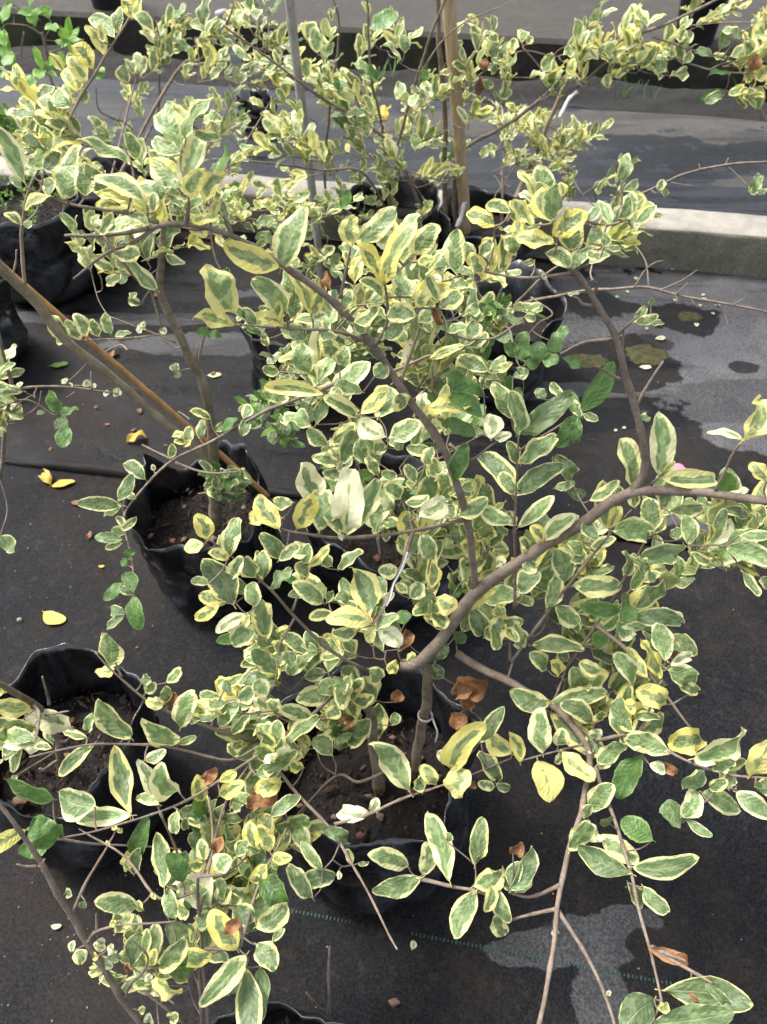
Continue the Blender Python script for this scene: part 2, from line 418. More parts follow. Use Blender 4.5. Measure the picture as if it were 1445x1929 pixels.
M_MAT_UP = mat_cloth('ground_cloth_upper', (0.0032, 0.0037, 0.0048), (0.0170, 0.0125, 0.0098), (0.105, 0.104, 0.109),
    [spot(1330, 620, 330, 125, 0.85), spot(1180, 560, 170, 38, 0.75), spot(1400, 800, 110, 65, 0.8), spot(1130, 745, 260, 16, 0.7),
     spot(400, 655, 190, 22, 0.75), spot(250, 610, 200, 12, 0.55), spot(60, 605, 90, 10, 0.6), spot(1360, 985, 120, 30, 0.65), spot(560, 560, 140, 14, 0.6),  # first three, at left: reflections off a water film, painted in the dry tone
     spot(1170, 690, 120, 46, -1), spot(1290, 610, 70, 30, -0.95), spot(1180, 730, 70, 22, -1), spot(1120, 585, 75, 26, -0.9), spot(1400, 700, 30, 12, -0.9), spot(1230, 660, 40, 20, -0.8)],
    dustlo=0.44, wetrough=0.46, ang=ANG, spec=0.16, streak=0.24)
M_MAT_BACK = mat_cloth('ground_cloth_back', (0.0085, 0.0098, 0.013), (0.021, 0.022, 0.027), (0.078, 0.072, 0.063),
    [spot(1000, 235, 400, 24, 0.8), spot(1330, 225, 220, 24, 0.9), spot(1330, 262, 160, 16, 0.6), spot(300, 205, 420, 20, 0.5), spot(1400, 345, 60, 10, 0.6)],
    dustlo=0.45, wetrough=0.34, ang=ANG, spec=0.22, streak=0.2, wets=[spot(1330, 300, 190, 24, 1), spot(1200, 268, 110, 12, 1), spot(1440, 285, 120, 16, 1), spot(1060, 300, 60, 8, 1), spot(700, 290, 200, 14, 1)])

# the base earth, reaching the horizon, with a cut for the ditch
def earth_z(u, w): return -0.30 - 0.02 * nz(u, w, 0.4)
sheet('ground', -150, 150, -100, 200, 60, 60, lambda u, w: -0.32, M_EARTH)
def near_z(u, w): return 0.003 + 0.005 * nz(u, w, 2.2, 3) + 0.003 * nz(u, w, 7, 5)
sheet('ground_cloth_near_sheet', -6, 6, -4, W_EDGE + 0.12, 220, 150, near_z, M_MAT_NEAR).name = 'ground_cloth'
def up_z(u, w):
    t = w - W_EDGE
    z = 0.016 + 0.006 * nz(u, w, 2.0, 8) + 0.004 * nz(u * 0.5, w, 6, 9)
    wv = W_EDGE + 0.012 * nz(u, 0, 3.0, 2) + 0.006 * nz(u, 0, 11.0, 2)
    if t < 0.001: return (u, wv, 0.005)
    if t < 0.013: return (u, wv + 0.002, 0.020 + 0.012 * nz(u, 1, 4.0, 7) + 0.004 * nz(u, 1, 15, 7))
    k = max(0.0, 1 - t / 0.16)
    return (u, w, z + k * (0.004 + 0.012 * nz(u, 1, 4.0, 7)))
sheet('ground_cloth', -6, 6, W_EDGE, W_KERB + 0.05, 260, 130, up_z, M_MAT_UP)
def back_z(u, w): return 0.004 + 0.008 * nz(u, w, 1.8, 13) + 0.006 * nz(u * 0.3, w, 7, 14)
sheet('ground_cloth', -7, 7, W_KERB + 0.08, W_SOIL, 160, 90, back_z, M_MAT_BACK)
def ditch_z(u, w):
    t = (w - W_SOIL + 0.10 * nz(u, 0, 1.5, 4)) / 0.78
    z = -0.002 - 0.20 * max(0, min(1, (t - 0.46) / 0.3)) + 0.05 * nz(u, w, 3, 20) * min(1, max(0, t * 2)) + 0.02 * nz(u, w, 9, 21)
    return z if t > -0.02 else -0.02
sheet('ditch', -7, 7, W_SOIL - 0.12, W_PATH + 0.03, 200, 40, ditch_z, M_DITCH)
# concrete path with a thick front edge
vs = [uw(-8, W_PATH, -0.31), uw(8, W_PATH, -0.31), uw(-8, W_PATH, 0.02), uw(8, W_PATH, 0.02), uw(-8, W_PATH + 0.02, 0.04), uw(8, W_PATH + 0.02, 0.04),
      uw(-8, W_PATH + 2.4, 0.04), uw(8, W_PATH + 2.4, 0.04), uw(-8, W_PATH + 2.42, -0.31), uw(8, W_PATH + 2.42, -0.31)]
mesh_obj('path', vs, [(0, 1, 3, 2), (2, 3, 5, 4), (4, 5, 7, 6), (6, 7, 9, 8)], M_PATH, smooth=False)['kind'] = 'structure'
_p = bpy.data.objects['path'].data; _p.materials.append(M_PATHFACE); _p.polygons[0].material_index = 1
sheet('ground_cloth', -8, 8, W_PATH + 2.42, W_PATH + 7, 60, 40, lambda u, w: 0.0 + 0.01 * nz(u, w, 1.5, 31), M_MAT_BACK)
# soil shoulders at the open sides so that the cloth lies on earth
for s in (-1, 1):
    sheet('ground_shoulder', s * 6 if s > 0 else -40, 40 if s > 0 else -6, -40, 60, 40, 60, lambda u, w: -0.01 - 0.02 * abs(nz(u, w, 0.8, 41)), M_EARTH).name = 'ground_shoulder'
sheet('ground_shoulder', -40, 40, W_PATH + 7, 120, 40, 40, lambda u, w: -0.05 - 0.02 * abs(nz(u, w, 0.8, 41)), M_EARTH)
sheet('ground_shoulder', -6.3, 6.3, -40, -4, 40, 40, lambda u, w: -0.05 - 0.02 * abs(nz(u, w, 0.8, 43)), M_EARTH)

# kerb: a cast concrete beam in three lengths butted together
def kerb_piece(u0, u1, seed):
    n = max(8, int((u1 - u0) / 0.03)); sec = [(0, -0.05), (0, 0.0), (0, 0.07), (0.0, 0.140), (0.005, 0.148), (0.014, 0.152), (0.07, 0.154), (0.135, 0.152), (0.146, 0.147), (0.15, 0.138), (0.15, -0.05)]
    vs, fs = [], []
    for i in range(n + 1):
        u = u0 + (u1 - u0) * i / n
        for k, (a, z) in enumerate(sec):
            e = 0.005 if 2 < k < 9 else 0.002
            vs.append(uw(u, W_KERB + a + e * nz(u, a * 7 + z * 9, 9, seed), z + e * nz(u, a * 7 + z * 9 + 40, 8, seed)))
    m = len(sec)
    for i in range(n):
        for k in range(m - 1):
            a = i * m + k; fs.append((a, a + m, a + m + 1, a + 1))
    fs.append(tuple(range(m - 1, -1, -1))[::-1]); fs.append(tuple(n * m + k for k in range(m))[::-1])
    c = uw((u0 + u1) / 2, W_KERB + 0.075, 0)
    return mesh_obj('concrete_kerb', vs, fs, M_KERB, origin=c)
KL = ['long pale concrete kerb beam with bare stained top beside the wet cloth', 'concrete kerb beam behind the leaning bamboo and bags', 'concrete kerb beam beyond the leaf-hidden end of the row']
for k, (a, b_) in enumerate(((-0.35, 3.2), (-3.0, -0.358))):
    tag(kerb_piece(a, b_, 50 + k), KL[k], 'kerb', 'concrete kerb beams in a line')

# green marker thread woven into the cloth: short dashes
def stitches(px0, py0, px1, py1, zf, step, rows, name_parent=None):
    a = gnd(px0, py0); b_ = gnd(px1, py1)
    L = (b_ - a).length; t = (b_ - a).normalized(); s = Vector((-t.y, t.x, 0))
    vs, fs = [], []
    n = int(L / step)
    for i in range(n):
        if mnoise.noise(Vector((i * 0.045, px0, 0))) < -0.18: continue
        for r in range(rows):
            c = a + t * (i * step) + s * ((r - (rows - 1) / 2) * 0.0034 + 0.0012 * (nz(i * 0.03, 0, 1)))
            z = zf(u_of(c), w_of(c)); z = z[2] if isinstance(z, tuple) else z
            hl = step * (0.2 + 0.08 * ((i * 7 + r * 3) % 5) / 5); hw = 0.0017 + 0.0007 * ((i * 5) % 3)
            k = len(vs)
            off = t * (step * 0.5 * (r % 2))
            for (p_, q_) in ((-1, -1), (1, -1), (1, 1), (-1, 1)):
                vs.append(Vector((c.x, c.y, z + 0.0016)) + off + t * hl * p_ + s * hw * q_)
            vs.append(Vector((c.x, c.y, z + 0.0028)) + off)
            fs += [(k, k + 1, k + 4), (k + 1, k + 2, k + 4), (k + 2, k + 3, k + 4), (k + 3, k, k + 4)]
    o = mesh_obj('green_thread', vs, fs, M_GREEN)
    tag(o, None, None, None, 'stuff')
    return o
tag(stitches(480, 1703, 1620, 1924, near_z, 0.0062, 1), 'green dashed marker thread woven through black cloth beside main bag', 'thread')
tag(stitches(1010, 557, 1640, 597, up_z, 0.008, 1), 'thin green marker thread across the dry grey cloth by the kerb', 'thread')

# ------------------------------------------------------------------ bags
M_CRUMB = simple_mat('bark_crumb', (0.005, 0.003, 0.002), (0.05, 0.025, 0.013), 55, 0.9, 0.4, 0.001)
M_CHIP = simple_mat('red_chip', (0.08, 0.03, 0.02), (0.14, 0.06, 0.04), 60, 0.85, 0.4, 0.001)
def spow(x, p): return math.copysign(abs(x) ** p, x)
BAGS = {}
def grow_bag(key, cxy, r, H, soil_z, seed, label, flop=1.0, squash=1.0, stones=0, name='grow_bag', group='black nursery bags', lean=(0, 0), flaps=()):
    rg = random.Random(seed)
    base = Vector((cxy[0], cxy[1], 0.018))
    root = empty(name, base); tag(root, label, 'bag', group)
    NT, NZ = 96, 22
    ph = [rg.uniform(0, 6.28) for _ in range(8)]
    def an(t, k, q): return mnoise.noise(Vector((math.cos(t) * k, math.sin(t) * k, seed * 3.7 + q)))
    def fl(t, k):
        q = 0.0
        for (a, w, dz, dr) in flaps:
            d = (t - math.radians(a) + math.pi) % 6.2831853 - math.pi
            q += (dz, dr)[k] * math.exp(-(d / math.radians(w)) ** 2)
        return q
    def rimz(t):
        return H + fl(t, 0) + flop * (0.045 * an(t, 0.9, 0) + 0.026 * an(t, 2.0, 5) + 0.003 * an(t, 6, 9))
    def rad(t, f, z):
        # f: 0 at the ground, 1 at the rim
        rr = r * (0.86 + 0.14 * min(1.0, f / 0.14) ** 0.5) if f < 0.14 else r * (1.0 + 0.03 * math.sin(f * 3.0 + ph[6]))
        c, s = math.cos(t), math.sin(t)
        up = max(0.0, (f - 0.25) / 0.75)
        v = Vector((c * 3.1, s * 3.1, f * 2.2 + seed))
        wr = 0.016 * (mnoise.noise(v)) + 0.012 * up * mnoise.ridged_multi_fractal(Vector((c * 2.4, s * 2.4, f * 0.7 + seed * 1.7)), 1.0, 2.0, 2, 1.0, 2.0) - 0.010 * up
        wr += up * up * flop * (0.030 * an(t, 1.3, f * 0.6) + 0.016 * an(t, 2.6, 3 + f * 0.8) + 0.003 * an(t, 7, 7 + f * 2))
        # horizontal creases where the film has slumped
        cr = 0.6 + 0.12 * an(t, 1.1, 31); wr -= 0.008 * math.exp(-((f - cr) / 0.045) ** 2)
        cr = 0.40 + 0.16 * an(t, 1.4, 41); wr -= 0.008 * math.exp(-((f - cr) / 0.04) ** 2) * (0.5 + an(t, 1, 51))
        return rr + wr + fl(t, 1) * max(0.0, (f - 0.45) / 0.55) ** 1.5
    vs, fs = [], []
    for j in range(NZ + 1):
        f = j / NZ
        for i in range(NT):
            t = 6.2831853 * i / NT
            z = rimz(t) * f
            q = rad(t, f, z)
            sx = lean[0] * f; sy = lean[1] * f
            vs.append((q * math.cos(t) + sx, q * math.sin(t) * squash + sy, z))
    # inner film, from the rim down to below the soil
    NI = 7
    for j in range(NI + 1):
        f = j / NI
        for i in range(NT):
            t = 6.2831853 * i / NT
            z = rimz(t) * (1 - f) + (soil_z - 0.02) * f
            fo = z / max(0.01, rimz(t))
            q = rad(t, min(1, fo), z) - 0.0018 - 0.004 * min(1, f * 3)
            vs.append((q * math.cos(t) + lean[0] * fo, q * math.sin(t) * squash + lean[1] * fo, z))
    rows = NZ + 1 + NI + 1
    for j in range(rows - 1):
        for i in range(NT):
            a = j * NT + i; b_ = j * NT + (i + 1) % NT
            fs.append((a, b_, b_ + NT, a + NT))
    k = len(vs); vs.append((0, 0, 0.0))
    for i in range(NT): fs.append((k, (i + 1) % NT, i))
    mesh_obj('film', vs, fs, M_FILM, root)
    # soil
    vs, fs = [], []; R = 20
    for j in range(R + 1):
        for i in range(NT // 2):
            t = 6.2831853 * i / (NT // 2); q = (r * 0.985 * squash if False else r * 0.99) * j / R
            x, y = q * math.cos(t), q * math.sin(t) * squash
            z = soil_z + 0.012 * mnoise.noise(Vector((x * 14, y * 14, seed))) + 0.008 * mnoise.noise(Vector((x * 45, y * 45, seed))) + 0.005 * mnoise.noise(Vector((x * 120, y * 120, seed))) - 0.02 * (j / R) ** 3
            fo = soil_z / H
            vs.append((x + lean[0] * fo, y + lean[1] * fo, z))
    n2 = NT // 2
    for j in range(R):
        for i in range(n2):
            a = j * n2 + i; b_ = j * n2 + (i + 1) % n2
            fs.append((a, b_, b_ + n2, a + n2))
    so = mesh_obj('soil', vs, fs, M_SOIL, root)
    for k in range(stones):
        a = rg.uniform(0, 6.28); q = r * 0.9 * math.sqrt(rg.random()); s = rg.uniform(0.003, 0.0085)
        st = pebble_mesh(rg.randrange(6), rg.choice((M_STONE, M_STONE, M_SOIL, M_CHIP)))
        o = bpy.data.objects.new('pebble', st); o.location = (q * math.cos(a), q * math.sin(a) * squash, soil_z + 0.006)
        o.scale = (s, s * rg.uniform(0.45, 1), s * rg.uniform(0.3, 0.7)); o.rotation_euler = (0, 0, rg.uniform(0, 6)); link(o, so)
    if stones:
        vs, fs = [], []
        for k in range(420):
            a = rg.uniform(0, 6.28); q = r * 0.93 * math.sqrt(rg.random()); s = rg.uniform(0.0012, 0.0045); l = s * rg.choice((1, 1, 1.6, 4))
            c = Vector((q * math.cos(a), q * math.sin(a) * squash, soil_z + 0.004 + rg.uniform(-0.006, 0.005)))
            M3 = Matrix.Rotation(rg.uniform(0, 6.28), 3, 'Z') @ Matrix.Rotation(rg.uniform(-0.5, 0.5), 3, 'Y'); i0 = len(vs)
            for (x, y, z) in ((1, 0, 0), (-1, 0, 0), (0, 1, 0), (0, -1, 0), (0, 0, 1), (0, 0, -1)):
                vs.append(c + M3 @ Vector((x * l, y * s * rg.uniform(.5, 1), z * s * rg.uniform(.4, .8))))
            fs += [tuple(i0 + w for w in f) for f in ((0, 2, 4), (2, 1, 4), (1, 3, 4), (3, 0, 4), (2, 0, 5), (1, 2, 5), (3, 1, 5), (0, 3, 5))]
        cr = mesh_obj('soil_crumbs', vs, fs, M_CRUMB, root, smooth=False); cr['kind'] = 'stuff'
    BAGS[key] = base + Vector((0, 0, soil_z))
    return root
_peb = {}
def pebble_mesh(k, mat):
    if (k, mat.name) not in _peb:
        bm = bmesh.new(); bmesh.ops.create_icosphere(bm, subdivisions=2, radius=1)
        for v in bm.verts: v.co *= 1 + 0.75 * mnoise.noise(v.co * 1.1 + Vector((k * 5.1, 0, 0)))
        me = bpy.data.meshes.new('pebble'); bm.to_mesh(me); bm.free()
        for p in me.polygons: p.use_smooth = True
        me.materials.append(mat); _peb[(k, mat.name)] = me
    return _peb[(k, mat.name)]

def bag_at(px_left, px_right, py_bottom, z=0.10):
    """centre and radius of a bag whose outline runs between two pixel columns and whose front foot is at py_bottom"""
    y0 = gnd((px_left + px_right) / 2, py_bottom).y; r = 0.13
    for _ in range(8):
        y = y0 + r * 0.9
        d = y * CP + (CAM_H - z) * SP
        r = (px_right - px_left) / 2 / F_PX * d
    return ((px_left + px_right) / 2 - CX) / F_PX * d, y, r
_bag_at = bag_at
def bag_at(*a):
    x, y, r = _bag_at(*a); return (x, y), r

c_, r_ = bag_at(522, 872, 1712)
grow_bag('main', c_, r_, 0.225, 0.145, 11, 'black plastic bag holding the big variegated shrub with forked trunk', stones=26, flop=0.8, flaps=((-80, 45, -.015, -.028), (10, 35, .03, .012), (110, 40, .02, 0), (-20, 14, 0, -.02)))
C_MAIN = c_
c_, r_ = bag_at(282, 520, 1172)
grow_bag('mid', c_, r_, 0.24, 0.155, 27, 'crumpled black bag with a stout bare trunk tied to leaning bamboo', stones=10, flop=1.0, flaps=((165, 26, .055, -.02), (215, 30, .01, .015), (-70, 50, -.035, -.02), (35, 22, .03, -.01), (120, 16, -.03, 0)))
c_, r_ = bag_at(20, 312, 1640)
grow_bag('low', c_, r_, 0.24, 0.155, 33, 'black bag with open mouth and rooty soil next to the main bag', stones=16, flop=0.8, flaps=((90, 50, .03, 0), (-20, 30, -.02, -.03), (-80, 40, -.02, -.02)))
q_ = gnd(525, 1890, .225); r_ = .128; c_ = (q_.x, q_.y - r_ * .97)
grow_bag('foot', c_, r_, 0.21, 0.165, 45, 'black bag with dry bare twigs in front of the green marker thread', stones=12, flop=0.5)
c_, r_ = bag_at(-8, 174, 588)
grow_bag('ul', c_, r_, 0.265, 0.235, 52, 'dusty black bag with yellow-green weeds growing on its soil', stones=4, flop=1.0)
c_, r_ = bag_at(128, 292, 505)
grow_bag('ul2', c_, r_, 0.235, 0.18, 67, 'shiny black bag just behind the weedy dusty bag', flop=0.8)
c_, r_ = bag_at(-165, 34, 735)
grow_bag('le', c_, r_, 0.235, 0.18, 71, 'dark bag under the loose green-leaved shrub at the cloth edge', flop=0.8)
c_, r_ = bag_at(590, 865, 1185)
grow_bag('cen', c_, r_, 0.20, 0.16, 83, 'half hidden bag with grass tufts behind the main shrub', stones=8, flop=1.0)
c_, r_ = bag_at(474, 650, 790)
grow_bag('cl', c_, r_, 0.225, 0.175, 97, 'black bag under the small round-leaved shrub in the middle row', flop=0.9)
c_, r_ = bag_at(836, 1036, 775)
grow_bag('cr', c_, r_, 0.235, 0.16, 103, 'black bag with upright rim by the mossy dry cloth', flop=1.3)
c_, r_ = bag_at(826, 998, 572)
grow_bag('bb', c_, r_, 0.215, 0.16, 111, 'black bag holding the thick tan bamboo stake in front of kerb', flop=0.8)
c_, r_ = bag_at(655, 822, 560)
grow_bag('bc', c_, r_, 0.235, 0.175, 127, 'black bag under the densest shrub against the kerb', flop=0.9)
c_, r_ = bag_at(448, 520, 262)
grow_bag('bk', c_, r_, 0.12, 0.09, 131, 'black bag at the foot of the pale grey post beyond the kerb', flop=0.6)
BAGS['bk2'] = BAGS['bb'] + Vector((0.06, 0.04, 0)); BAGS['bk3'] = BAGS['ul2']

# ------------------------------------------------------------------ tubes, branches
def catmull(P, n):
    P = [Vector(p) for p in P]
    if len(P) == 2: 
        return [P[0].lerp(P[1], i / n) for i in range(n + 1)]
    out = []
    Q = [P[0] * 2 - P[1]] + P + [P[-1] * 2 - P[-2]]
    for i in range(1, len(Q) - 2):
        for k in range(n):
            t = k / n; a, b_, c, d = Q[i - 1], Q[i], Q[i + 1], Q[i + 2]
            out.append(0.5 * ((2 * b_) + (c - a) * t + (2 * a - 5 * b_ + 4 * c - d) * t * t + (3 * b_ - a - 3 * c + d) * t ** 3))
    out.append(P[-1]); return out
def tube_geo(path, radii, sides, vs, fs, cap=True, knob=0.0, seed=0):
    n = len(path); k0 = len(vs)
    up = Vector((0.3, 0.2, 0.93))
    T = (path[1] - path[0]).normalized()
    X = T.cross(up); X = X.normalized() if X.length > 1e-4 else Vector((1, 0, 0))
    for i, p in enumerate(path):
        T = (path[min(n - 1, i + 1)] - path[max(0, i - 1)])
        T = T.normalized() if T.length > 1e-9 else Vector((0, 0, 1))
        X = (X - T * X.dot(T)); X = X.normalized() if X.length > 1e-6 else T.orthogonal().normalized()
        Y = T.cross(X)
        for s in range(sides):
            a = 6.2831853 * s / sides
            r = radii[i] * (1 + knob * mnoise.noise(Vector((i * 0.7 + seed, math.cos(a) * 1.2, math.sin(a) * 1.2))))
            q = p + X * (r * math.cos(a)) + Y * (r * math.sin(a))
            vs.append((q.x, q.y, q.z))
    for i in range(n - 1):
        for s in range(sides):
            a = k0 + i * sides + s; b_ = k0 + i * sides + (s + 1) % sides
            fs.append((a, b_, b_ + sides, a + sides))
    if cap:
        fs.append(tuple(k0 + s for s in range(sides))[::-1]); fs.append(tuple(k0 + (n - 1) * sides + s for s in range(sides)))

# ------------------------------------------------------------------ leaf meshes
NL, NWD = 13, 4
class LeafGeo: pass
def make_leaf_geo(seed, shape):
    rg = random.Random(seed)
    arch = rg.uniform(-0.2, 0.7); fold = rg.uniform(-0.1, 0.5); twist = rg.uniform(-0.8, 0.8); wav = rg.uniform(0.02, 0.06); wp = rg.uniform(0, 6.28); wf = rg.uniform(9, 15)
    side = rg.uniform(-0.10, 0.10)
    if shape == 'curl': arch = rg.choice((1, 1, -0.7)) * rg.uniform(0.6, 1.1); fold = rg.uniform(0.1, 0.6); wav = rg.uniform(0.05, 0.11); twist = rg.uniform(-1.3, 1.3)
    if shape == 'dry': arch = rg.uniform(0.7, 1.3); fold = rg.uniform(0.4, 0.8); wav = 0.12; twist = rg.uniform(-1.6, 1.6)
    if shape == 'flat': arch = rg.uniform(0.0, 0.15); fold = rg.uniform(0.0, 0.1); wav = 0.015; twist = 0.1
    e1 = rg.uniform(0.78, 1.18); blunt = rg.uniform(0.44, 0.6); asy = rg.uniform(-0.06, 0.06)
    if shape == 'lance': e1 = 1.15
    G = LeafGeo(); co = []; uv = []
    for j in range(NL + 1):
        v = 0.5 * j / NL + 0.5 * (0.5 - 0.5 * math.cos(math.pi * j / NL))
        w = 0.25 * (math.sin(math.pi * min(1, v) ** e1)) ** (blunt if shape != 'lance' else 1.1) * (min(1.0, 0.55 + 1.6 * v) if shape != 'lance' else 1) if 0 < v < 1 else 0.006
        w *= 1 + (0.018 * (1 if j % 2 else -1) + rg.uniform(-0.022, 0.022)) * (0 < j < NL)        # crenate rim
        for i in range(NWD + 1):
            u = i / NWD * 2 - 1
            x = w * u + side * math.sin(v * 3.1) + asy * v * (1 - v); y = v; z = 0.0
            z += fold * abs(x) + wav * math.sin(wf * v + wp + (1.5 if u > 0 else 0)) * u * u
            a = twist * (v - 0.3)
            x, z = x * math.cos(a) - z * math.sin(a), x * math.sin(a) + z * math.cos(a)
            # arch: bend about X
            if abs(arch) > 1e-3:
                th = arch * 1.5 * v; R = 1 / (arch * 1.5)
                y2 = (R + z) * math.sin(th); z2 = (R + z) * math.cos(th) - R
            else: y2, z2 = y, z
            co.append((x, y2, z2)); uv.append(((u + 1) / 2, v))
    fs = []
    for j in range(NL):
        for i in range(NWD):
            a = j * (NWD + 1) + i; fs.append((a, a + 1, a + NWD + 2, a + NWD + 1))
    # petiole
    k = len(co); pw = 0.011
    for (x, y, z) in ((-pw, -0.09, -0.005), (pw, -0.09, -0.005), (pw, 0.03, 0.0), (-pw, 0.03, 0.0), (0, -0.09, 0.012), (0, 0.03, 0.014)):
        co.append((x, y, z)); uv.append((0.5, 0.02))
    fs += [(k, k + 1, k + 2, k + 3), (k + 1, k + 4, k + 5, k + 2), (k + 4, k, k + 3, k + 5)]
    c = np.array(co)
    # normalise so that base -> tip runs along +Y with length 1
    tip = c[NL * (NWD + 1) + NWD // 2] - c[NWD // 2]
    L = np.linalg.norm(tip); ya = tip / L; xa = np.array([1.0, 0, 0]); xa = xa - ya * xa.dot(ya); xa /= np.linalg.norm(xa); za = np.cross(xa, ya)
    c = (c - c[NWD // 2]) @ np.stack([xa, ya, za], 1) / L
    G.co = c; G.uv = np.array(uv); G.faces = fs
    return G
LEAVES = {'n': [make_leaf_geo(100 + i, 'n') for i in range(22)], 'curl': [make_leaf_geo(200 + i, 'curl') for i in range(10)],
          'dry': [make_leaf_geo(300 + i, 'dry') for i in range(4)], 'flat': [make_leaf_geo(400 + i, 'flat') for i in range(4)], 'lance': [make_leaf_geo(500 + i, 'lance') for i in range(4)]}
_lm = {}
def leaf_mesh(shape, k, t):
    key = (shape, k, t)
    if key not in _lm:
        G = LEAVES[shape][k]
        me = bpy.data.meshes.new('leaf'); me.from_pydata(G.co.tolist(), [], G.faces)
        uvl = me.uv_layers.new(name='UVMap')
        idx = np.empty(len(me.loops), dtype=np.int32); me.loops.foreach_get('vertex_index', idx)
        uvl.data.foreach_set('uv', G.uv[idx].ravel())
        me.polygons.foreach_set('use_smooth', [True] * len(me.polygons))
        me.materials.append(LM[t]); me.update(); _lm[key] = me
    return _lm[key]
def frame(base, axis, nrm, L, W):
    Y = axis.normalized(); X = Y.cross(nrm)
    X = X.normalized() if X.length > 1e-5 else Y.orthogonal().normalized()
    Z = X.cross(Y)
    M = Matrix.Identity(4)
    sx = W / 0.5; sz = 0.5 * (L + sx)
    for i in range(3):
        M[i][0] = X[i] * sx; M[i][1] = Y[i] * L; M[i][2] = Z[i] * sz; M[i][3] = base[i]
    return M

